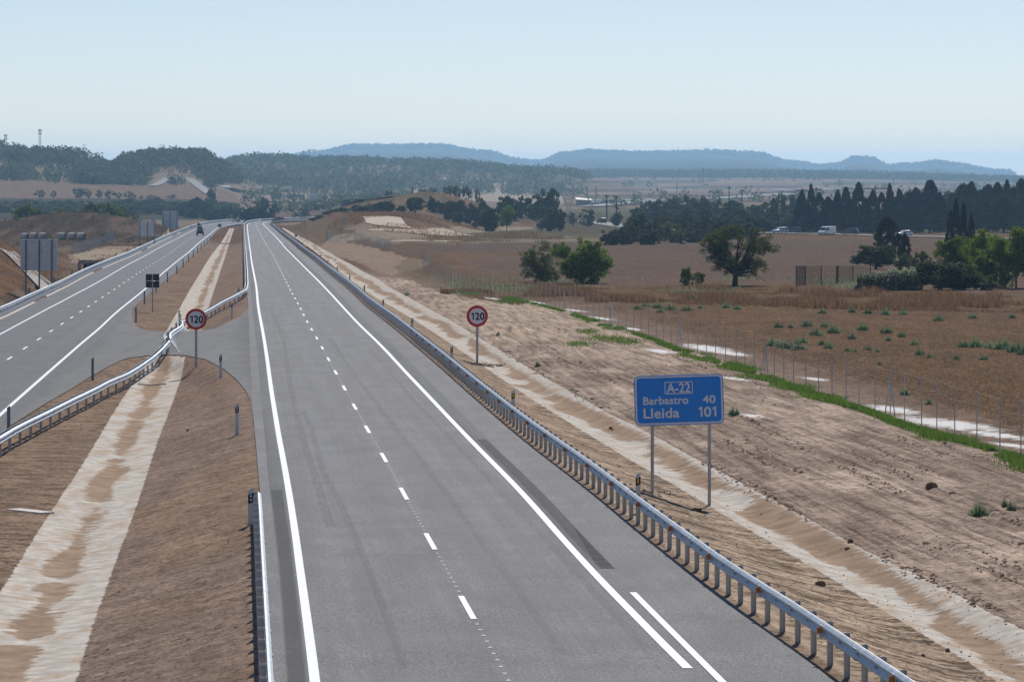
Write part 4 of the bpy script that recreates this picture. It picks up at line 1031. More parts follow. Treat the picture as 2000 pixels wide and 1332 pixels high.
ptree('bush','bush','l_dark',130,90,.10,.024,limbs=5,n=2)
ptree('bushg','bush','l_green',90,70,.08,.019,limbs=5,n=2)
ptree('bushy','bush','l_bright',200,95,.08,.018,limbs=8,n=2)
ptree('olive','airy','l_olive',220,76,.065,.0135,limbs=30,thick=.034,n=1)
ptree('twig','bush','l_olive',190,90,.07,.0125,limbs=30,thick=.02,n=1)
ptree('rich','bush','l_green',260,110,.075,.0145,limbs=12,thick=.03,n=1)
ptree('hedge','bush','l_oak',90,85,.10,.028,limbs=8,n=3)
ptree('hedgeb','bush','l_olive',90,80,.09,.026,limbs=10,n=2)
ptree('spire','spire','l_con',170,70,.065,.026,limbs=10,thick=.03,n=4)
ptree('pine','pine','l_pine',200,70,.08,.025,limbs=12,thick=.03,n=3)
ptree('darkpine','pine','l_con',180,65,.075,.020,limbs=14,thick=.03,n=2)
TREE_N={}
def tree(key,x,y,top_h,width,label,group,name='tree',cat='tree',rz=None,z=None,parts=True):
    rg=random.Random(int(x*13+y)); vs=[k for k in PROTO if k.rstrip('0123456789')==key]; k=vs[rg.randrange(len(vs))]
    z=gz(x,y) if z is None else z
    s=empty(name,(x,y,z-.05),rg.uniform(0,6.28) if rz is None else rz,label,cat,group); s.scale=(width,width,top_h)
    for n,me in zip(('trunk','crown'),PROTO[k]):
        o=bpy.data.objects.new(n,me); COL.objects.link(o); o.parent=s
    return s
def trees(specs,group,lab,name='tree',cat='tree'):
    """specs: (px, Y, top row, width in px, key); labelled from left to right"""
    specs=sorted(specs,key=lambda q:q[0])
    for i,(px,Y,ty,w,key) in enumerate(specs):
        q=Y/F; X=(px-1000)*q; z=gz(X,Y); h=H-(ty-HY)*q-z
        tree(key,X,Y,max(h,1.2),w*q*1.06,lab%nth(i) if '%s' in lab else lab,group,name,cat,z=z)
V1=[(8,1150,428,40,'green'),(30,1180,428,36,'hedge'),(52,1130,396,50,'green'),(92,1150,414,48,'oak'),(122,1150,408,40,'green'),(150,1170,410,42,'hedge'),(176,1190,394,46,'oak'),(208,1200,389,52,'green'),(238,1240,400,40,'green'),(262,1250,415,32,'hedgeb')]
trees(V1,'trees behind the mound on the left','green tree behind the mound on the left, %s from the left')
rr=random.Random(5)
SP=[]
for i in range(105):
    px=rr.uniform(-25,455); Y=rr.uniform(1750,2080); ty=np.interp(Y,[1750,2080],[407,389])-rr.uniform(-4,5)
    if px>420: ty+=6
    SP.append((px,Y,ty,rr.uniform(28,48),'fard' if rr.random()<.5 else 'oak'))
trees(SP,'trees of the dark wood on the left','dark tree in the hazy wood left of the bend, %s from the left')
SP=[(78,2330,371,26,'far'),(104,2330,371,13,'far'),(157,2330,364,30,'fard'),(173,2330,371,14,'far'),(192,2330,369,19,'far'),(215,2330,370,24,'fard'),(232,2330,376,15,'far'),(250,2330,372,22,'far'),(262,2330,379,12,'far'),(276,2330,382,12,'far'),(296,2330,380,26,'fard'),(335,2320,380,26,'far')]
trees(SP,'scattered trees in the pale field under the left hill','round tree in the pale field below the left hill, %s from the left')
SP=[(385,1900,384,40,'oak'),(412,2100,363,22,'hedge'),(403,1800,392,34,'oak'),(432,1750,402,30,'oak'),(452,1800,398,26,'fard'),(462,1650,403,22,'fard'),(485,1650,402,34,'oak'),(520,1650,398,36,'oak'),(498,1900,388,26,'fard'),(514,1950,384,26,'oak'),(536,1850,392,22,'fard'),(556,1700,424,22,'far'),(592,1900,404,24,'hedge'),(575,1900,412,16,'far'),(548,2500,388,14,'far')]
trees(SP,'trees just beyond the bend of the motorway','dark tree just beyond the bend, %s from the left')
SP=[(612,1240,430,20,'bush'),(626,1230,421,22,'bush'),(640,1240,413,22,'oak'),(655,1240,412,26,'oak'),(672,1240,404,28,'bush'),(696,1250,398,30,'oak'),(712,1240,400,36,'oak'),(728,1250,396,30,'bush'),(744,1260,392,28,'oak'),(758,1260,390,26,'bush'),(783,1250,400,20,'bush'),(811,1235,382,38,'bush'),(846,1300,383,30,'oak'),(870,1290,392,24,'bush'),(891,1250,387,36,'bush'),(875,1180,415,18,'bush'),(895,1170,413,24,'bush'),(917,1290,392,26,'oak'),(945,1280,386,30,'oak'),(930,1210,404,26,'oak'),(958,1150,402,48,'oak'),(985,1330,378,42,'oak'),(1010,1330,388,26,'oak'),(1018,1400,378,20,'hedge'),(1045,1350,374,42,'oak'),(1073,1300,360,40,'oak'),(1070,1180,394,40,'hedge'),(1092,1180,398,26,'hedge'),(742,1480,378,22,'far'),(760,1470,366,26,'fard'),(826,1450,366,24,'fard'),(844,1450,366,22,'fard'),(878,1450,360,24,'fard'),(893,1450,362,20,'far'),(914,1450,361,24,'fard'),(933,1450,368,14,'far'),(805,1450,364,7,'far')]
trees(SP,'trees and bushes on the flat topped mound','dark evergreen on or below the flat topped mound, %s from the left')
trees([(990,1130,402,28,'bright')],None,'bright yellow green tree at the foot of the dark trees on the mound')
SP=[(1191,835,446,32,'oak'),(1215,840,434,30,'hedge'),(1232,850,428,34,'hedge'),(1250,880,415,40,'hedge'),(1262,835,445,38,'oak'),(1275,860,430,30,'hedge'),(1290,900,415,38,'hedge'),(1310,870,430,42,'hedgeb'),(1335,920,413,36,'hedge'),(1352,870,440,36,'oak'),(1375,920,420,40,'hedge'),(1400,900,430,36,'oak'),(1422,930,425,36,'hedge'),(1445,930,420,38,'hedge'),(1466,950,418,34,'oak'),(1330,850,448,24,'hedgeb')]
SP=[(a,b,c,w*1.25,k) for a,b,c,w,k in SP]
trees(SP,'hedgerow trees along the far edge of the brown field','hedgerow tree at the far edge of the brown field, %s from the left')
SP=[(1248,1400,402,26,'oak'),(1268,1450,388,28,'hedge'),(1290,1420,385,32,'oak'),(1312,1480,378,38,'hedge'),(1345,1480,377,36,'hedge'),(1370,1450,379,36,'oak'),(1400,1430,385,32,'hedge'),(1430,1400,386,32,'oak'),(1462,1350,396,36,'oak'),(1488,1300,392,34,'hedge'),(1508,1250,398,38,'oak'),(1540,1420,369,42,'hedge'),(1512,1400,382,26,'hedge'),(1530,1180,408,40,'hedge'),(1550,1160,416,26,'oak'),(1490,1150,420,34,'oak'),(1470,1120,430,30,'hedge'),(1448,1200,405,40,'hedge'),(1415,1180,408,40,'oak'),(1340,1250,402,44,'hedge'),(1380,1220,404,42,'oak'),(1305,1280,402,40,'hedge'),(1850,1500,372,30,'hedge'),(1800,1550,372,36,'hedge'),(1785,1500,378,30,'hedge'),(1775,1600,366,34,'hedge')]
SP=[(a,b,c,w*1.3,k) for a,b,c,w,k in SP]
trees(SP,'broadleaved trees behind the hedgerow','hazy broadleaved tree behind the hedgerow, %s from the left')
trees([(1204,1350,412,24,'bush')],None,'lone dark tree beside the white car on the bend of the country road')
trees([(1147,1330,404,34,'fard'),(1120,1360,412,26,'far')],'dark trees left of the utility poles','dark tree left of the two utility poles, %s from the left')
SP=[(1566,1120,374,24,'spire'),(1584,1115,362,19,'spire'),(1600,1125,378,26,'spire'),(1618,1130,385,30,'spire'),(1636,1110,371,20,'spire'),(1652,1120,368,26,'spire'),(1677,1100,359,30,'spire'),(1692,1130,388,26,'spire'),(1705,1105,373,26,'spire'),(1722,1130,378,26,'spire'),(1738,1105,359,19,'spire'),(1757,1110,371,26,'spire'),(1775,1130,378,30,'spire'),(1790,1120,367,30,'darkpine'),(1817,1110,355,46,'spire'),(1835,1130,378,30,'spire'),(1575,1140,392,30,'spire'),(1628,1140,392,26,'spire'),(1665,1135,390,26,'spire'),(1745,1140,390,30,'spire'),(1803,1140,385,30,'darkpine')]
SP=[(a,b,c,w*1.55,k) for a,b,c,w,k in SP]+[(x_,1145,404+(x_*7)%9,40,'oak') for x_ in range(1560,1850,22)]
trees(SP,'row of dark cypresses behind the country road','dark cypress in the row behind the country road, %s from the left','cypress_tree')
SP=[(1862,1200,378,30,'pine'),(1880,1150,360,34,'pine'),(1897,1140,357,32,'pine'),(1915,1130,372,36,'pine'),(1930,1150,362,34,'pine'),(1948,1140,358,34,'pine'),(1967,1130,353,20,'pine'),(1980,1120,366,32,'pine'),(1995,1130,352,36,'pine'),(2015,1130,350,40,'pine'),(1888,1110,386,48,'pine'),(1925,1105,384,50,'pine'),(1960,1105,380,48,'pine'),(1995,1100,384,44,'pine'),(2030,1110,356,44,'pine')]
SP=[(a,b,c,w*1.3,k) for a,b,c,w,k in SP]
trees(SP,'grove of pines at the right edge','pine in the grove at the right edge behind the road, %s from the left','pine_tree')
SP=[(1856,640,412,24,'spire'),(1867,650,390,26,'spire'),(1882,640,400,24,'spire'),(1897,630,420,22,'spire')]
trees(SP,'dark cypresses above the pale green trees','near dark cypress rising above the leafy green trees on the right, %s from the left','cypress_tree')
trees([(1733,590,423,58,'darkpine')],None,'dark ragged pine above the bramble hedge on the right','pine_tree')
trees([(1768,560,455,30,'darkpine')],None,'thin dark shrub leaning right of the ragged pine','shrub','shrub')
trees([(1710,545,473,78,'bush')],None,'rounded dark shrub standing over the left end of the bramble hedge','shrub','shrub')
trees([(1798,540,487,42,'hedgeb'),(1762,520,492,34,'hedgeb')],'grey green shrubs behind the bramble hedge','grey green shrub behind the bramble hedge, %s from the left','shrub','shrub')
SP=[(1862,434,458,84,'bushy'),(1905,440,454,84,'bushy'),(1945,436,460,78,'bushy'),(1985,430,442,84,'bright'),(2025,432,438,90,'bright'),(1925,446,450,60,'bright')]
trees(SP,'leafy green trees at the right edge','leafy green tree at the right edge of the field, %s from the left')
trees([(1838,420,505,110,'bush'),(1880,422,512,90,'bush'),(1918,421,530,60,'hedgeb')],'dark undergrowth below the leafy trees','dark bush under the leafy trees on the right, %s from the left','bush','bush')
trees([(1058,463,466,92,'twig')],None,'brownish thin leaved tree standing left of the dense green one')
trees([(1137,455,452,112,'rich')],None,'dense round dark green tree in the middle of the dry field')
trees([(1435,446,428,134,'olive')],None,'open airy tree with dark forked limbs alone in the field')
trees([(1340,446,516,26,'green'),(1362,442,524,30,'bushg')],'low shrubs left of the airy tree','low green shrub left of the lone airy tree, %s from the left','shrub','shrub')
# bramble with pale flowers: several mounds grown together
rg=np.random.default_rng(3)
def bramble():
    P=[];
    for cx,w,t0 in ((1690,30,531),(1712,36,530),(1735,40,524),(1758,40,518),(1777,30,519)):
        Y=419.; q=Y/F; x=(cx-1000)*q; z=gz(x,Y); h=H-(t0-HY)*q-z; n=5200
        d=rg.normal(size=(n,3)); d/=np.linalg.norm(d,axis=1)[:,None]; d[:,2]=np.abs(d[:,2]); r=rg.uniform(.78,1.0,(n,1)); lump=1+.12*np.sin(d[:,:1]*9+cx)+.1*np.sin(d[:,2:3]*11)
        P.append(np.array([x,Y,z-.05])+d*r*lump*np.array([w*q*.72,1.6,h*.98]))
    P=np.concatenate(P); V,Fq,lv=leaf_cloud(P,.07,rg); me=np_mesh('bramble_hedge',V,Fq,False)
    top=np.repeat((P[:,2]-P[:,2].min())/np.ptp(P[:,2]),4); lv=np.where(rg.random(len(lv)//4).repeat(4)<np.clip(top*1.3-.45,0.03,.85),.7+.3*lv,lv*.12); fattr(me,'lv',lv)
    o=link('bramble_hedge',me,M['l_bramble']); props(o,'low bramble hedge speckled with pale blossom beside the rusty enclosure','bramble')
bramble()
# ---------------------------------------------------------------- woods on the hills: nobody could count them
HR=[(300,365),(315,357),(330,350),(350,349),(372,352),(385,362),(400,374),(416,384),(440,368),(482,375)]
def nearroad(u,p):
    d=np.full(u.shape,99.)
    for (a,b),(c,e) in zip(HR[:-1],HR[1:]):
        t=np.clip(((u-a)*(c-a)+(p-b)*(e-b))/((c-a)**2+(e-b)**2),0,1); d=np.minimum(d,np.hypot(u-a-t*(c-a),(p-b-t*(e-b))*(1.0)))
    return np.where(d<9,0.0,1.0)
def wood(name,label,count,u0,u1,Y0,Y1,dens,size,quads,seed,mat,leaf=.16):
    rg=np.random.default_rng(seed); u=rg.uniform(u0,u1,count); Y=rg.uniform(Y0,Y1,count); X=(u-1000)*Y/F
    z=terrain(X,Y); pp=HY+F*(H-z)/Y
    keep=rg.random(count)<dens(u,Y,X,pp); u,Y,X,z=u[keep],Y[keep],X[keep],z[keep]; n=len(X)
    w=rg.uniform(size[0],size[1],n); h=w*rg.uniform(.75,1.1,n)
    d=rg.normal(size=(n,quads,3)); d/=np.linalg.norm(d,axis=2)[:,:,None]; d*=rg.uniform(.65,1.02,(n,quads,1))
    P=np.stack([X,Y,z+h*.52],1)[:,None,:]+d*np.stack([w*.5,w*.5,h*.52],1)[:,None,:]
    szs=(w[:,None]*leaf*np.ones((n,quads))).ravel(); P=P.reshape(-1,3)
    V,Fq,lv=leaf_cloud(P,1.0,rg); c=np.repeat(P,4,0); V=c+(V-c)*np.repeat(szs,4)[:,None]
    me=np_mesh(name,V,Fq,False); fattr(me,'lv',np.clip(lv*.3+np.repeat(rg.uniform(0,.8,n),quads*4),0,1)); o=link(name,me,M[mat]); o['kind']='stuff'; o['label']=label
    print(name,n)
wn=lambda X,Y,s:fbm(X*.03,Y*.012,s,4)
wood('hill_wood','scrub oak wood covering the left hill',9500,-130,470,2650,3080,lambda u,Y,X,p:np.where(p<366+(u>280)*(-6),np.where(wn(X,Y,5)>.53,.8,.10),np.where(p<372,.3,0))*nearroad(u,p)*np.where((u>255)&(u<395)&(p>344),.25,1),(3.5,7.5),30,21,'l_oak',.14)
wood('hill_wood','scattered scrub on the long middle hill',8500,430,1150,3350,4420,lambda u,Y,X,p:np.where(p<388,np.where(wn(X,Y,8)>np.where((u>760)&(u<1110)&(p>342),.70,.60),.6,.13),0)*np.clip((1150-u)/90,0,1),(4.5,10),26,22,'l_oak')
wood('hill_wood','line of trees along the crest of the middle hill',700,440,1160,4220,4340,lambda u,Y,X,p:np.where(fbm(u*.02,Y*0,77,3)>.46,1.,.12)*np.clip((1160-u)/60,0,1),(5,9),30,23,'l_oak')
wood('hill_wood','wood on the low ridge in front of the far hills',15000,1000,2250,5500,6600,lambda u,Y,X,p:np.where(p<np.interp(u,[1000,1100,1200,1900,2000],[372,352,347,352,356]),np.where(wn(X*.6,Y*.6,12)>.36,.9,.3),.02),(5,9.5),16,24,'l_oak')
wood('hill_wood','wood covering the far blue hills',14000,560,2100,12900,14300,lambda u,Y,X,p:np.where(p<344,.9,0),(11,22),12,25,'l_oak',.2)
wood('field_trees','lines of small trees between the pale far fields',1500,1150,2200,1900,5400,lambda u,Y,X,p:np.where(((np.floor(p/7.0)%2)==0)&(fbm(u*.008,p*.2,9,3)>.52),.5,.02),(4,8),24,26,'l_oak')
wood('field_trees','bushes in the dark band below the middle hill',700,470,800,1950,3300,lambda u,Y,X,p:np.where(wn(X,Y,19)>.5,.7,.05),(4,8),26,27,'l_oak')
wood('slope_scrub','low scrub on the left slope and mound',900,-100,260,330,1250,lambda u,Y,X,p:np.where((X<LK(Y)-5)&(Y>900),.35,0),(.6,1.6),22,28,'l_olive',.2)
# ---------------------------------------------------------------- grass
def blades(name,label,X,Y,h,wd,mat,seed,lean=.35):
    rg=np.random.default_rng(seed); n=len(X); z=terrain(X,Y); a=rg.uniform(0,6.283,n); dx=np.cos(a)*wd; dy=np.sin(a)*wd; lx=rg.normal(0,lean,n)*h; ly=rg.normal(0,lean,n)*h
    V=np.stack([np.stack([X-dx,Y-dy,z-.02],1),np.stack([X+dx,Y+dy,z-.02],1),np.stack([X+lx,Y+ly,z+h],1)],1).reshape(-1,3); Fq=np.arange(n*3).reshape(n,3)
    me=np_mesh(name,V,Fq,False); fattr(me,'lv',np.repeat(rg.uniform(0,1,n),3)); o=link(name,me,M[mat]); o['kind']='stuff'; o['label']=label
rg=np.random.default_rng(77)
def strip(n,y0,y1,f):
    u=rg.random(n); Y=np.exp(math.log(y0)+u*(math.log(y1)-math.log(y0))); return Y,f(Y)
GS=Line([(2130,965),(2000,900),(1900,868),(1820,848),(1740,824),(1700,805),(1650,790),(1600,775),(1540,752),(1490,738),(1450,722),(1400,706),(1350,693),(1305,676),(1270,661),(1230,650),(1180,634),(1130,619),(1080,603),(1030,592),(980,580),(940,576)],-.6)
Y,c=strip(90000,120,390,GS); w_=.12+.38*sstep(.34,.62,fbm(Y*.09,Y*0,5,3)); X=c+rg.normal(0,1,len(Y))*w_; k=fbm(X*.9,Y*.25,6,3)+.16*np.exp(-((Y-175)/50)**2)>.44
blades('green_grass','strip of fresh green grass along the wire fence',X[k],Y[k],rg.uniform(.08,.24,k.sum()),.022,'l_grass',1)
def patch(n,cx,cy,rx,ry):
    uu=cx+rx*rg.normal(0,.5,n); pp=cy+ry*rg.normal(0,.5,n); Y=F*(H+.6)/(pp-PY); return (uu-1000)*Y/F,Y
A=[patch(380,*q) for q in ((1170,660,30,7),(1130,672,26,5),(1205,662,22,6),(1230,668,26,5),(885,570,26,5),(915,573,20,3),(1150,648,20,4),(990,590,30,3))]
blades('green_grass','patches of fresh green grass on the bare soil strip',np.concatenate([a[0] for a in A]),np.concatenate([a[1] for a in A]),rg.uniform(.08,.2,380*8),.028,'l_grass',2)
# tall dry grass belt
n=70000; uu=rg.uniform(860,2120,n); lo=np.interp(uu,[860,940,1060,1180,1400,1640,2150],[566,560,554,565,562,568,585]); hi_=np.interp(uu,[860,940,1060,1180,1400,1640,2150],[574,572,584,592,596,603,612]); pp=lo+(hi_-lo)*rg.random(n)
Y=F*(H+.6)/(pp-PY); X=(uu-1000)*Y/F; k=fbm(X*.22,Y*.06,15,4)>.50; hh=(.15+.75*sstep(.42,.66,fbm(X*.2,Y*.05,17,3)))*rg.uniform(.6,1.1,n)
blades('dry_grass','belt of tall dry grass along the field edge',X[k],Y[k],hh[k],.035,'l_dry',3,.25)
n=26000; uu=rg.uniform(640,1100,n); pp=rg.uniform(440,478,n); Y=F*(H+.6)/(pp-PY); X=(uu-1000)*Y/F; k=(fbm(X*.08,Y*.02,35,4)>.5)&(X>D2R(Y)+6)
blades('dry_grass','dry grass below the mound',X[k],Y[k],rg.uniform(.3,.9,k.sum()),.06,'l_dry',4,.25)
n=30000; uu=rg.uniform(-60,400,n); Y=rg.uniform(330,1150,n); X=(uu-1000)*Y/F; k=(X<LK(Y)-4)&(fbm(X*.15,Y*.05,36,4)>.47)
blades('dry_grass','dry grass on the slope and verge at the left',X[k],Y[k],rg.uniform(.2,.6,k.sum()),.045,'l_dry',5,.3)
n=60000; uu=rg.uniform(1200,2120,n); pp=rg.uniform(590,900,n); Y=F*(H+.6)/(pp-PY); X=(uu-1000)*Y/F; k=(X>FE(Y)+4)
blades('stubble','short dry stubble over the nearer brown field',X[k],Y[k],rg.uniform(.06,.2,k.sum()),.012,'l_dry',6,.2)
n=9000; uu=rg.uniform(880,1700,n); pp=rg.uniform(545,575,n); Y=F*(H+.6)/(pp-PY); X=(uu-1000)*Y/F; k=(fbm(X*.2,Y*.05,39,4)>.55)
blades('weed_cover','low green weeds at the edge of the rough ditch',X[k],Y[k],rg.uniform(.1,.4,k.sum()),.04,'l_weed',7,.3)
# grey green weed clumps, each one separate
def weed_proto(seed):
    rg=np.random.default_rng(seed); n=420; a=rg.uniform(0,6.283,n); r=rg.random(n)**.6*.42; h=rg.uniform(.35,1.0,n)*(1-1.7*r)*(1+.4*np.sin(a*3+seed)); x=r*np.cos(a); y=r*np.sin(a); t=rg.uniform(0,6.283,n)
    V=np.stack([np.stack([x-.03*np.cos(t),y-.03*np.sin(t),h*0],1),np.stack([x+.03*np.cos(t),y+.03*np.sin(t),h*0],1),np.stack([x*1.5,y*1.5,h],1)],1).reshape(-1,3)
    me=np_mesh('weed_clump',V,np.arange(n*3).reshape(n,3),False); fattr(me,'lv',np.repeat(rg.uniform(0,1,n),3)); me.materials.append(M['l_weed']); return me
WPR=[weed_proto(i) for i in range(4)]
WE=[(1417,602,22),(1440,604,18),(1664,610,16),(1663,604,12),(1696,613,22),(1606,613,20),(1730,615,24),(1747,603,14),(1764,615,22),(1833,627,24),(1900,621,22),(1977,621,16),(1520,640,22),(1544,640,12),(1575,637,28),(1610,638,20),(1594,655,30),(1628,650,30),(1664,662,20),(1686,640,14),(1685,645,26),(1731,650,28),(1761,658,18),(1735,665,14),(1565,671,30),(1510,676,34),(1535,681,40),(1560,684,32),(1605,674,18),(1620,682,26),(1655,688,16),(1670,690,16),(1695,685,20),(1714,689,14),(1785,675,22),(1795,694,22),(1815,700,16),(1880,679,30),(1906,679,40),(1935,681,30),(1960,683,44),(1987,688,44),(2000,692,34),(1868,704,18),(1920,704,22),(1718,714,10),(1768,772,22),(1815,790,14),(1260,601,26),(1285,604,30),(1310,607,30),(1340,609,28),(1245,606,20),(1368,604,16),(1352,583,16),(1490,592,14),(1975,997,22),(1962,990,14),(1911,1008,42),(1433,810,24),(973,655,8),(1050,716,12),(795,577,12),(1290,612,18)]
gw={}
for i,(px,py,w) in enumerate(sorted(WE,key=lambda q:q[0])):
    X,Y,z=hit(px,py); q=Y/F; o=bpy.data.objects.new('weed_clump',WPR[i%4]); COL.objects.link(o); o.location=(X,Y,z-.02); k=w*q*1.1; o.scale=(k*.85,k*.9,min(1.0,.30+k*.35)); o.rotation_euler=(0,0,i)
    props(o,'grey green weed clump on the brown ground, %s from the left of them all'%nth(i),'weed','grey green weed clumps')
# stones and clods lying about
def stone(px,py,w,h,label,seed,mat='stone'):
    X,Y,z=hit(px,py); q=Y/F; r=random.Random(seed); mb=MB(); vs=[];n=9
    for lv,(s,zz) in enumerate(((1,-.1),(1.02,.35),(.75,.8),(.3,1.0))):
        for i in range(n):
            t=6.283*i/n; vs.append((w*q*.5*s*math.cos(t)*r.uniform(.85,1.1),w*q*.35*s*math.sin(t)*r.uniform(.85,1.1),h*q*zz*r.uniform(.85,1.1)))
    mb.add(vs,[(l*n+i,l*n+(i+1)%n,(l+1)*n+(i+1)%n,(l+1)*n+i) for l in range(3) for i in range(n)]+[tuple(3*n+i for i in range(n))])
    o=mb.build('stone',M[mat]); o.location=(X,Y,z); props(o,label,'stone','loose stones and clods')
stone(1820,953,27,12,'largest brown stone lying in the bare soil on the right',1,'rock'); stone(1860,966,14,6,'flat stone just right of the largest stone',2,'rock')
stone(1602,1143,24,9,'dark clod beside the silted ditch near the guard rail',3,'rock'); stone(1661,1060,12,8,'brown lump at the inner edge of the concrete ditch lining',4,'rock'); stone(1655,1073,11,5,'small lump just below the brown lump on the lining',5,'rock')
stone(1851,1272,10,6,'small clod at the lower right between ditch and rail',6,'rock'); stone(1803,1282,9,6,'little square clod at the lower right near the rail',7,'rock'); stone(1193,838,8,5,'single clod on the concrete lining left of the blue sign',8,'rock'); stone(1196,841,4,3,'tiny stone beside the clod on the lining left of the blue sign',9,'rock')
stone(367,842,7,4,'small clod on the brown half of the near median island',10,'rock'); stone(1515,975,7,4,'small dark clod on the soil strip beyond the ditch',11,'rock')
n=5200; uu=rg.uniform(-20,2050,n); pp=440+rg.random(n)**.8*900; Y=F*(H+.8)/(pp-PY); X=(uu-1000)*Y/F
k=(Y<330)&(((X>RP(Y)+.4)&(X<FE(Y)+2))|((X>LI(Y)+.6)&(X<RI(Y)-.3)&((X<MDL(Y))|(X>MDR(Y)))&~in_poly(X,Y,CRP))); X,Y=X[k],Y[k]; n=len(X)
s_=rg.uniform(.012,.03,n)*(1+(rg.random(n)<.05)*1.0); z=terrain(X,Y); octa=np.array([[1,0,0],[0,1,0],[-1,0,0],[0,-1,0],[.2,.1,.5],[0,0,-.5]]); V=(np.stack([X,Y,z+s_*.3],1)[:,None,:]+octa[None]*s_[:,None,None]*rg.uniform(.7,1.3,(n,6,1))).reshape(-1,3)
of=np.array([[0,1,4],[1,2,4],[2,3,4],[3,0,4],[1,0,5],[2,1,5],[3,2,5],[0,3,5]]); Fq=(of[None]+np.arange(n)[:,None,None]*6).reshape(-1,3)
me=np_mesh('gravel',V,Fq,False); o=link('gravel',me,M['stone']); o['kind']='stuff'; o['label']='small stones scattered over the bare soil'
n=9000; Y=np.exp(rg.uniform(math.log(78),math.log(300),n)); ln=rg.choice([.05,.15,2.0,2.7,4.4,5.9,7.1,8.9,10.1,11.2,12.5],n); l_=ln+rg.normal(0,.16,n); X=D2R(Y)+l_-.5*np.sin(Y*.021)*(l_>1)-.25*np.sin(Y*.057)*(l_>1)
k=(fbm(X*.5,Y*.09,121,4)>.53)&(X<FE(Y)-.5); X,Y=X[k],Y[k]; n=len(X); z=terrain(X,Y); s_=rg.uniform(.02,.06,n)*(1+(rg.random(n)<.07)*.9)
V=(np.stack([X,Y,z+s_*.2],1)[:,None,:]+octa[None]*s_[:,None,None]*rg.uniform(.6,1.4,(n,6,1))).reshape(-1,3); Fq=(of[None]+np.arange(n)[:,None,None]*6).reshape(-1,3)
me=np_mesh('clods',V,Fq,False); o=link('clods',me,M['rock']); o['kind']='stuff'; o['label']='crumbly clods thrown up along the wheel tracks in the soil'
# concrete slab and drain in the median
X,Y=W(297,765,-1.4); z=gz(X,Y); root=empty('drain_grate',(X,Y,z),0,'dark V shaped grate across the median ditch near the crossing','grate')
for sx in (-1,1):
    mb=MB(); mb.box((sx*.38,0,.10),(.76,.25,.05)); o=mb.build('grating',M['dark'],root); o.rotation_euler=(0,-sx*.10,0)
a=onmed(26,995,-1.2); b=onmed(93,1003,-1.25); mb=MB(); d=Vector(b)-Vector(a); c=(Vector(a)+Vector(b))/2; mb.box((0,0,.0),(d.length,.5,.08)); o=mb.build('concrete_strip',M['kerb']); o.location=c; o.rotation_euler=(0,0,math.atan2(d.y,d.x)); props(o,'narrow concrete strip lying on the left bank of the median ditch','concrete strip')
# concrete chute down the left slope
def chute():
    pts=[(0,485,6),(25,505,5),(52,532,3.5),(78,560,1.8),(92,572,.6)]
    mb=MB(); rows=[]
    for px,py,_ in pts:
        X,Y,z=hit(px,py); rows.append(Vector((X,Y,z)))
    for i,p in enumerate(rows):
        q=p.y/F
        for k,(dx,dz) in enumerate(((-9,.25),(-7,.25),(-6,.03),(20,.03),(22,.25),(26,.25))): x=p.x+dx*q*(1.0 if i<4 else .8); mb.v.append((x,p.y+dx*.05,gz(x,p.y)+dz))
    for i in range(len(rows)-1):
        for k in range(5): a=i*6+k; mb.f.append((a,a+1,a+7,a+6))
    o=mb.build('drainage_chute',M['concrete']); props(o,'grey concrete drainage chute running down the slope behind the nearest big sign back','drainage chute')
chute()
# underpass mouth
def under():
    Y=652.; q=Y/F; X=(181-1000)*q; z=gz(X,Y); s=empty('underpass',(X,Y,DL-S*Y-2.55),-.2,'dark mouth of an underpass with a blue tinted beam left of the motorway','underpass')
    mb=MB(); mb.box((0,0,2.15),(4.6,.4,.5)); mb.build('lintel',M['concrete'],s); mb=MB(); mb.box((-2.2,0,1.0),(.4,.45,2.0)); mb.build('side_wall',M['concrete'],s); mb=MB(); mb.box((0,1.6,.9),(4.0,.2,2.1)); mb.build('mouth_shade',M['dark'],s)  # flat dark sheet stands in for the shade inside the underpass
under()
# bales
def bale(px,Y,w,wrapped,label,rz):
    q=Y/F; X=(px-1000)*q; z=gz(X,Y); s=empty('hay_bale',(X,Y,z),rz,label,'hay bale','round hay bales in front of the mound')
    n=20; mb=MB(); r=.78; L=w*q
    P=[(r*math.cos(6.283*i/n),r+r*math.sin(6.283*i/n)) for i in range(n)]; mb.prism(P,-L/2,L/2,'x'); mb.build('straw',M['hay'],s,bevel=.06)
    if wrapped: mb=MB(); P=[((r+.02)*math.cos(6.283*i/n),r+(r+.02)*math.sin(6.283*i/n)) for i in range(n)]; mb.prism(P,-L/2+.05,L/2-.15,'x'); mb.build('net_wrap',M['wrap'],s)
for i,(px,w) in enumerate(((49,11),(66,12),(84,13),(121,14),(141,13),(159,13))): bale(px,965+i*1.5,w*1.15,True,'pale wrapped round bale in front of the mound, %s from the left'%nth(i),-.35)
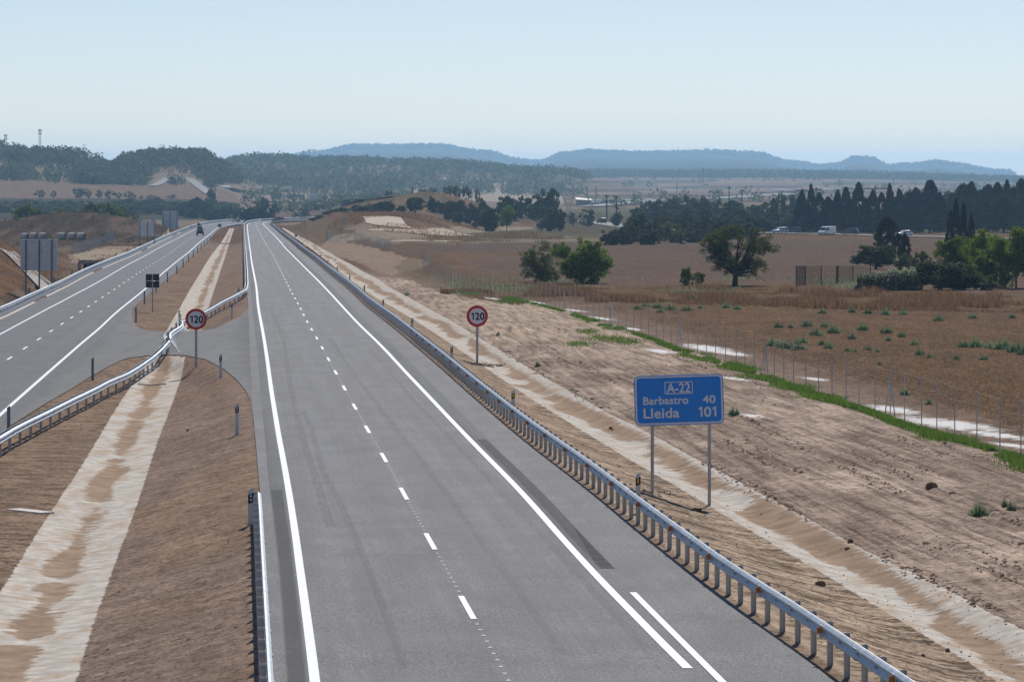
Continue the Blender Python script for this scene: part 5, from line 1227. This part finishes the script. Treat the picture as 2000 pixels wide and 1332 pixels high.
# ---------------------------------------------------------------- vehicles
def wheel(r=.33,w=.22):
    mb=MB(); n=18; mb.prism([(r*math.cos(6.283*i/n),r+r*math.sin(6.283*i/n)) for i in range(n)],-w/2,w/2,'x'); t=mb.mesh('tyre'); t.materials.append(M['rubber'])
    mb=MB(); rr_=r*.6; mb.prism([(rr_*math.cos(6.283*i/n),r+rr_*math.sin(6.283*i/n)) for i in range(n)],-w/2-.012,w/2+.012,'x'); k=mb.mesh('rim'); k.materials.append(M['c_silver']); return t,k
WT=wheel()
def vehicle(kind,loc,rz,col,label,name='car',cat='car',group='cars on the country road'):
    s=empty(name,loc,rz,label,cat,group)
    # length along +y (front at +y), silhouettes as (y,z)
    if kind=='van': L=5.2;Wd=1.95; body=[(-2.5,.35),(2.45,.35),(2.6,.6),(2.55,.95),(1.9,1.2),(1.15,2.05),(.8,2.2),(-2.4,2.25),(-2.55,2.0)]; wx=(-1.6,1.7); win=[(1.80,1.22),(1.12,2.0),(.3,2.0),(.3,1.25)]
    elif kind=='suv': L=4.6;Wd=1.85; body=[(-2.2,.35),(2.2,.35),(2.3,.6),(2.2,.98),(1.1,1.1),(.35,1.68),(-1.7,1.74),(-2.15,1.1),(-2.25,.7)]; wx=(-1.35,1.4); win=[(.98,1.12),(.3,1.6),(-1.6,1.64),(-1.95,1.12)]
    else: L=4.4;Wd=1.76; body=[(-2.1,.3),(2.1,.3),(2.2,.55),(2.1,.82),(1.1,.95),(.3,1.42),(-1.2,1.46),(-1.95,1.0),(-2.15,.65)]; wx=(-1.3,1.35); win=[(.95,.98),(.25,1.36),(-1.15,1.38),(-1.7,1.0)]
    mb=MB(); mb.prism(body,-Wd/2,Wd/2,'x'); mb.build('body',M[col],s,bevel=.09,seg=3)
    for sx in (-1,1):
        mb=MB(); mb.prism(win,sx*(Wd/2-.01),sx*(Wd/2+.012),'x') ; mb.build('side_window',M['glass'],s)
    f0,f1=(win[0],win[1]); mb=MB(); w2=Wd/2-.14; dy,dz=.03,.03
    mb.add([(-w2,f0[0]+.13,f0[1]),(w2,f0[0]+.13,f0[1]),(w2*.9,f1[0]+.09,f1[1]),(-w2*.9,f1[0]+.09,f1[1]),(-w2,f0[0]+.03,f0[1]-.03),(w2,f0[0]+.03,f0[1]-.03),(w2*.9,f1[0]-.01,f1[1]-.03),(-w2*.9,f1[0]-.01,f1[1]-.03)],[(0,1,2,3),(4,7,6,5),(0,4,5,1),(1,5,6,2),(2,6,7,3),(3,7,4,0)]); mb.build('windscreen',M['glass'],s)
    mb=MB(); r0,r1=win[3],win[2]; mb.box((0,-(L/2-.0) if kind=='van' else (r0[0]+r1[0])/2-.2,(r0[1]+r1[1])/2),(Wd-.35,.05 if kind=='van' else .12,.4)); mb.build('rear_window',M['glass'],s)
    for sx in (-1,1):
        mb=MB(); mb.box((sx*(Wd/2-.22),L/2-.06,.72),(.32,.1,.16)); mb.build('headlight',M['lamp'],s,bevel=.02)
        mb=MB(); mb.box((sx*(Wd/2-.2),-L/2+.1,.85),(.26,.1,.18)); mb.build('tail_light',M['red'],s)
        for y in wx:
            t=bpy.data.objects.new('wheel',WT[0]); COL.objects.link(t); t.parent=s; t.location=(sx*(Wd/2-.1),y,0); k=bpy.data.objects.new('rim',WT[1]); COL.objects.link(k); k.parent=t
    return s
def vcar(kind,px,py,rz,col,label,name='car',cat='car',Yd=None,sc=1.0,group='cars on the country road'):
    if Yd is None: X,Y,z=hit(px,py)
    else: Y=Yd; X=(px-1000)*Y/F; z=gz(X,Y)
    s=vehicle(kind,(X,Y,z+.02),rz,col,label,name,cat,group); s.scale=(sc,sc,sc); return s
# country road across the fields
def px_ribbon(name,mat,pts,wd,lift=.05,kind='structure',n=60):
    w=[Vector(hit(a,b)) for a,b in pts]; out=resample(w,max(3,(sum((a-b).length for a,b in zip(w[:-1],w[1:])))/220)); V=[];U=[]
    for i,p in enumerate(out):
        a=out[max(i-2,0)];b=out[min(i+2,len(out)-1)]; d=Vector((b.x-a.x,b.y-a.y,0)).normalized(); nn=Vector((-d.y,d.x,0))
        for k in (-1,-.33,.33,1): x=p.x+nn.x*wd/2*k; y=p.y+nn.y*wd/2*k; V.append((x,y,max(gz(x,y),p.z-.1*(lift>.2)-99*(lift<=.2))+lift)); U.append(k)
    m=len(out); ix=np.arange(m*4).reshape(m,4); Fq=np.stack([ix[:-1,:-1],ix[:-1,1:],ix[1:,1:],ix[1:,:-1]],-1).reshape(-1,4); me=np_mesh(name,np.array(V),Fq,True); fattr(me,'u',np.array(U)); o=link(name,me,M[mat]); o['kind']=kind; return o
M['pale_road']=asphalt('asphalt_pale_old',(120,119,116),.1); M['track']=simple('pale_track',(176,158,136),.95,scale=.3)
CR_=[(1095,432.5),(1120,431.5),(1150,434),(1175,437),(1205,441),(1240,446),(1300,450),(1400,453.5),(1480,456),(1560,458),(1650,460),(1750,462),(1850,463.5),(2000,468),(2100,470)]
px_ribbon('country_road','pale_road',CR_,9,.25)
px_ribbon('far_road','pale_road',[(1150,405),(1190,401),(1262,395),(1285,392)],14,.6)
px_ribbon('far_road','pale_road',[(1130,400),(1180,396),(1262,390)],12,.6)
px_ribbon('far_road','pale_road',[(1385,389),(1440,387),(1500,383),(1540,379)],22,.6)
px_ribbon('far_road','pale_road',[(1290,374),(1350,371),(1420,371),(1480,370),(1560,374)],14,.8)
px_ribbon('far_road','pale_road',[(1560,376),(1600,372),(1650,370)],16,.8)
px_ribbon('hill_road','pale_road',[(300,365),(315,357),(330,350),(350,349),(372,352),(385,362),(400,374),(416,384)],6.5,.5)
px_ribbon('hill_road','pale_road',[(440,368),(460,373),(482,375)],10,.5)
px_ribbon('hill_road','track',[(434,347),(455,340),(462,336)],8,.5)
px_ribbon('far_road','pale_road',[(530,395),(600,394),(680,393),(735,392)],12,.6)
px_ribbon('far_road','pale_road',[(672,389),(690,389),(706,387)],14,.7)
px_ribbon('field_track','track',[(745,424),(755,436),(775,443),(800,446)],9,.15)
px_ribbon('field_track','track',[(720,450),(790,452),(850,455),(900,457)],7,.12)
px_ribbon('field_track','track',[(1010,466),(1080,464.5),(1120,463)],2.5,.1)
px_ribbon('field_track','track',[(760,471),(860,471),(960,472)],2.5,.1)
vcar('suv',1175,437,.35,'c_dark','dark car seen from behind, driving away on the bend of the country road',sc=1.1)
vcar('suv',1524,457,math.pi-.9,'c_silver','pale car with a glaring windscreen, leftmost of the cars on the straight road',sc=1.0)
vcar('suv',1549,456,.9,'c_grey','grey car close behind the glaring one on the straight road',sc=1.0)
vcar('van',1615,460,math.pi-.75,'c_white','white van driving along the country road in front of the cypresses','van','van',sc=1.0)
vcar('suv',1660,459.5,1.2,'c_dark','dark blue car right of the white van in front of the cypresses',sc=1.0)
vcar('car',1766,462,math.pi-1.2,'c_white','white car half hidden behind the ragged dark pine',sc=1.0)
# red vehicle and small tractor on the motorway
Y=1545.; X=(543-1000)*Y/F; vehicle('suv',(X,Y,-S*Y+.02),1.1,'c_red','small red car parked on the shoulder at the bend of the motorway','car','car','vehicles on the motorway')
def tractor():
    X,Y=W(391,460.5,DL); z=DL-S*Y; s=empty('service_truck',(X,Y,z+.02),.05,'dark service truck with a round grey tank and warning mast on the left carriageway','truck','vehicles on the motorway')
    mb=MB(); mb.box((0,0,.85),(1.7,3.4,.7)); mb.build('chassis',M['dark'],s,bevel=.05)
    mb=MB(); n=18; mb.prism([(.78*math.cos(6.283*i/n),1.6+.62*math.sin(6.283*i/n)) for i in range(n)],-1.5,1.0,'y'); o=mb.build('tank',M['c_grey'],s); 
    mb=MB(); mb.box((-.1,1.4,1.7),(1.3,1.0,1.5)); mb.build('cab',M['c_grey'],s,bevel=.08)
    mb=MB(); mb.box((-.1,.88,1.9),(1.0,.05,.7)); mb.build('cab_window',M['glass'],s)
    mb=MB(); mb.box((-.35,-1.2,2.35),(.08,.08,1.3)); mb.box((-.35,-1.2,2.9),(.8,.06,.55)); mb.build('warning_mast',M['dark'],s)
    mb=MB(); mb.tube((.2,1.4,2.45),(.2,1.4,2.65),.09); mb.build('beacon',M['orange'],s)
    for sx in (-1,1):
        for y in (-1.1,1.2):
            t=bpy.data.objects.new('wheel',WT[0]); COL.objects.link(t); t.parent=s; t.location=(sx*.78,y,0); t.scale=(1.4,1.35,1.35)
            k=bpy.data.objects.new('rim',WT[1]); COL.objects.link(k); k.parent=t
        mb=MB(); mb.box((sx*1.05,1.9,1.5),(.18,.08,.3)); mb.build('mirror',M['dark'],s)
tractor()
def lorry(px,py,L,h,cab,box,label,rz=1.57):
    X,Y,z=hit(px,py); s=empty('truck',(X,Y,z+.6),rz,label,'truck','trucks on the road under the middle hill')
    mb=MB(); mb.box((0,-1.2,.9+h/2),(2.5,L-2.6,h)); mb.build('cargo_box',M[box],s,bevel=.05); mb=MB(); mb.box((0,L/2-1.1,1.7),(2.4,2.1,2.8)); mb.build('cab',M[cab],s,bevel=.15); mb=MB(); mb.box((0,L/2-.03,2.2),(2.0,.05,.9)); mb.build('windscreen',M['glass'],s)
    for sx in (-1,1):
        for y in (-L/2+1,-L/2+2.3,L/2-1.6):
            t=bpy.data.objects.new('wheel',WT[0]); COL.objects.link(t); t.parent=s; t.location=(sx*1.1,y,0); t.scale=(1.4,1.5,1.5)
lorry(537,391,5,1.8,'c_dark','c_dark','short dark truck, leftmost of those on the road under the middle hill'); lorry(573,391,15,2.0,'c_silver','c_grey','long grey lorry with a pale cab on the road under the middle hill'); lorry(622,391,12,2.6,'c_silver','c_silver','pale blue transporter in the middle of the road under the hill'); lorry(697,388,6,3.6,'c_white','c_white','white truck on the pale stretch of road left of the mound')
def shed():
    X,Y,z=hit(1140,402); s=empty('shed',(X,Y,z),.1,'small shed with a bright white roof behind the dark trees left of the poles','shed'); mb=MB(); mb.box((0,0,1.6),(8,6,3.2)); mb.build('wall',M['concrete'],s); mb=MB(); mb.add([(-4.5,-3.5,3.6),(4.5,-3.5,3.0),(4.5,3.5,3.8),(-4.5,3.5,4.6),(-4.5,-3.5,3.4),(4.5,-3.5,2.8),(4.5,3.5,3.6),(-4.5,3.5,4.4)],[(0,1,2,3),(7,6,5,4),(0,4,5,1),(1,5,6,2),(2,6,7,3),(3,7,4,0)]); mb.build('roof',M['wrap'],s)
shed()
# ---------------------------------------------------------------- masts and pylons
def finish(mb,name,label,cat,group=None,mat='wood',loc=(0,0,0)):
    o=mb.build(name,M[mat]); o.location=loc; props(o,label,cat,group); return o
def at(px,Y): X=(px-1000)*Y/F; return X,Y,gz(X,Y)
def lattice(px,Y,top,w,label,dishes=True):
    X,Y,z=at(px,Y); h=H-(top-HY)*Y/F-z; s=empty('radio_mast',(X,Y,z),0,label,'radio mast','radio masts on the left hill'); mb=MB(); a=w/2
    for sx in (-1,1):
        for sy in (-1,1): mb.tube((sx*a,sy*a,0),(sx*a*.6,sy*a*.6,h),.12,n=5)
    n=max(4,int(h/2))
    for i in range(n):
        for sy in (-1,1): mb.tube((-a*.9,sy*a*.9,h*i/n),(a*.9,sy*a*.9,h*(i+1)/n),.07,n=4)
    mb.build('lattice',M['post'],s); mb=MB()
    for k,zz in ((0,h-.9),(1,h-3.2)):
        for t in range(3): an=t*2.09+.5; mb.box((1.1*math.cos(an),1.1*math.sin(an),zz),(.5,.4,1.8 if k==0 else 1.2))
    mb.build('antenna',M['sign_back'],s)
lattice(78,2990,253,1.6,'tall lattice radio mast on the crest of the left hill'); lattice(11,2990,263,1.3,'shorter radio mast at the far left edge of the hill crest')
def ypole(px,Y,top,w,label,gap=0):
    X,Y,z=at(px,Y); h=H-(top-HY)*Y/F-z; q=Y/F; mb=MB(); mb.tube((0,0,-1),(0,0,h*.72),.22,.16,n=6)
    for sx in (-1,1): mb.tube((0,0,h*.72),(sx*w*q/2,0,h),.13,n=5)
    mb.tube((-w*q/2,0,h),(w*q/2,0,h),.1,n=5); finish(mb,'power_pole',label,'power pole','power line poles on the skyline',loc=(X,Y,z))
ypole(164.5,2990,283,6,'Y shaped power pole on the left hill skyline, left one of the pair'); ypole(316,2990,283,8,'Y shaped power pole above the middle of the left hill')
def xpole(px,Y,top,w,label,group='power line poles on the skyline',arms=(.9,.97)):
    X,Y,z=at(px,Y); h=H-(top-HY)*Y/F-z; q=Y/F; mb=MB(); mb.tube((0,0,-1),(0,0,h),.3,.22,n=6)
    for a in arms: mb.tube((-w*q/2,0,h*a),(w*q/2,0,h*a),.2,n=5)
    finish(mb,'power_pole',label,'power pole',group,loc=(X,Y,z))
xpole(397,2990,290,5,'slim power pole with crossarms at the right end of the left hill skyline'); 
xpole(593.5,4250,296,9,'left pole of the three cross shaped poles where the middle hill meets the sky'); xpole(604.5,4250,292,11,'middle pole of the three cross shaped poles where the middle hill meets the sky'); xpole(613.5,4250,292,12,'right pole of the three cross shaped poles where the middle hill meets the sky')
def pylon(px,Y,top,w,label):
    X,Y,z=at(px,Y); h=H-(top-HY)*Y/F-z; q=Y/F; W_=w*q; mb=MB()
    def seg(a,b,r=.19): mb.tube((a[0]*W_,0,a[1]*h),(b[0]*W_,0,b[1]*h),r,n=4)
    for s_ in (-1,1):
        seg((s_*.14,0),(s_*.06,.3)); seg((s_*.06,.3),(s_*.30,.62)); seg((s_*.06,.3),(s_*.24,.6)); seg((s_*.30,.62),(s_*.24,1)); seg((s_*.22,.62),(s_*.24,1)); seg((s_*.5,.64),(s_*.24,.72))
        for k in range(5): t=k/5; seg((-.14+.08*t,.3*t) if s_<0 else (.14-.08*t,.3*t),(.14-.08*(t+.2),.3*(t+.2)) if s_<0 else (-.14+.08*(t+.2),.3*(t+.2)),.08)
    seg((-.5,.64),(.5,.64)); seg((-.3,.60),(.3,.60))
    finish(mb,'pylon',label,'pylon','delta shaped lattice pylons',mat='post',loc=(X,Y,z))
pylon(1110,1800,358,40,'left one of the two big delta pylons behind the country road'); pylon(1156,1900,364,34,'right one of the two big delta pylons behind the country road')
pylon(854,2300,341,22,'hazy delta pylon above the flat topped mound'); pylon(1030,2300,330,26,'hazy delta pylon right of the flat topped mound, against the wooded hill')
for i,(px,Y,t) in enumerate(((1185,1560,381),(1204,1580,383))): xpole(px,Y,t,10,('left' if i==0 else 'right')+' slim pole of the pair behind the bend of the country road','utility poles beyond the country road',(.97,))
for px,Y,t,w,l in ((1424,1900,364,8,'slim utility pole left of the row of cypresses'),(1449,1900,370,8,'second slim utility pole left of the row of cypresses'),(1709,1500,364,56,'pole with a wide crossbar above the cypresses, right one'),(1567,1500,368,30,'pole with a wide crossbar above the cypresses, left one'),(1594,1500,366,24,'pole beside the tallest left cypress'),(1373,4800,326,5,'far lattice pole against the blue hill'),(1832,6000,331,6,'far pole against the right blue hill'),(1322,3200,358,5,'small far pole by the bright far road')): xpole(px,Y,t,w,l,'utility poles beyond the country road',(.93,))
# bright dots of traffic on the far road
for i,(px,py) in enumerate(((1374,371),(1431,371),(1163,400.5),(1180,399),(1192,398))):
    X,Y,z=hit(px,py); s=vehicle('van' if i<2 else 'suv',(X,Y,z+.9),math.pi-1.0,'c_white' if i<3 else 'c_dark','tiny distant vehicle on the far roads, %s from the left'%nth((3,4,0,1,2)[i]),'car','car','distant traffic')
print('ground z',GZ.min(),GZ.max())
# ---------------------------------------------------------------- light, air, camera
w=bpy.data.worlds.new('World'); bpy.context.scene.world=w; w.use_nodes=True; nt=w.node_tree; nt.nodes.clear()
SUN_EL=math.radians(41); SUN_AZ=math.radians(10)   # azimuth clockwise from the view direction (+Y)
sky=nt.nodes.new('ShaderNodeTexSky'); sky.sky_type='NISHITA'; sky.sun_disc=False; sky.sun_elevation=SUN_EL; sky.sun_rotation=SUN_AZ
sky.altitude=400; sky.air_density=1.0; sky.dust_density=0.1; sky.ozone_density=2.0
bg=nt.nodes.new('ShaderNodeBackground'); bg.inputs[1].default_value=SKYS; out=nt.nodes.new('ShaderNodeOutputWorld')
tc=nt.nodes.new('ShaderNodeTexCoord'); va=nt.nodes.new('ShaderNodeVectorMath'); va.operation='MULTIPLY_ADD'; va.inputs[1].default_value=(1,1,1.5); va.inputs[2].default_value=(0,0,.012)
vn=nt.nodes.new('ShaderNodeVectorMath'); vn.operation='NORMALIZE'; nt.links.new(tc.outputs['Generated'],va.inputs[0]); nt.links.new(va.outputs[0],vn.inputs[0]); nt.links.new(vn.outputs[0],sky.inputs[0])
tm_=nt.nodes.new('ShaderNodeMix'); tm_.data_type='RGBA'; tm_.blend_type='MULTIPLY'; tm_.inputs[0].default_value=1.0; tm_.inputs[7].default_value=(1.04,.965,1.02,1); nt.links.new(sky.outputs[0],tm_.inputs[6]); nt.links.new(tm_.outputs[2],bg.inputs[0]); nt.links.new(bg.outputs[0],out.inputs[0])
sd=bpy.data.lights.new('sun','SUN'); sd.energy=SUNS; sd.angle=math.radians(.5); sd.color=(1.0,.95,.88)
so=bpy.data.objects.new('sun',sd); COL.objects.link(so)
dirv=Vector((math.sin(SUN_AZ)*math.cos(SUN_EL),math.cos(SUN_AZ)*math.cos(SUN_EL),math.sin(SUN_EL)))
so.rotation_euler=dirv.to_track_quat('Z','Y').to_euler()
if HAZE>0:
    mb=MB(); mb.box((0,9500,42),(12400,19400,130))
    hz=mb.build('haze',None); hz['kind']='stuff'
    hm=bpy.data.materials.new('haze_air'); hm.use_nodes=True; t=hm.node_tree; t.nodes.clear(); o=t.nodes.new('ShaderNodeOutputMaterial'); v=t.nodes.new('ShaderNodeVolumePrincipled')
    v.inputs['Color'].default_value=(*HCOL,1); v.inputs['Density'].default_value=HAZE; v.inputs['Anisotropy'].default_value=.5
    t.links.new(v.outputs[0],o.inputs['Volume']); hz.data.materials.append(hm)
cd=bpy.data.cameras.new('camera'); cam=bpy.data.objects.new('camera',cd); COL.objects.link(cam)
cam.location=(0,0,H); cam.rotation_euler=(math.pi/2,0,0); cd.sensor_width=36; cd.lens=F*36/2000; cd.shift_y=-(666-HY)/2000; cd.clip_start=.5; cd.clip_end=40000
sc=bpy.context.scene; sc.camera=cam
sc.view_settings.view_transform='Standard'; sc.view_settings.look='None'; sc.view_settings.gamma=1; sc.view_settings.exposure=EXPO
sc.render.engine='CYCLES'; sc.cycles.use_denoising=True; sc.cycles.denoising_input_passes='RGB_ALBEDO_NORMAL'; sc.cycles.denoising_prefilter='ACCURATE'; sc.cycles.max_bounces=6; sc.cycles.transparent_max_bounces=12; sc.cycles.volume_bounces=1
sc.render.resolution_x=1024; sc.render.resolution_y=681
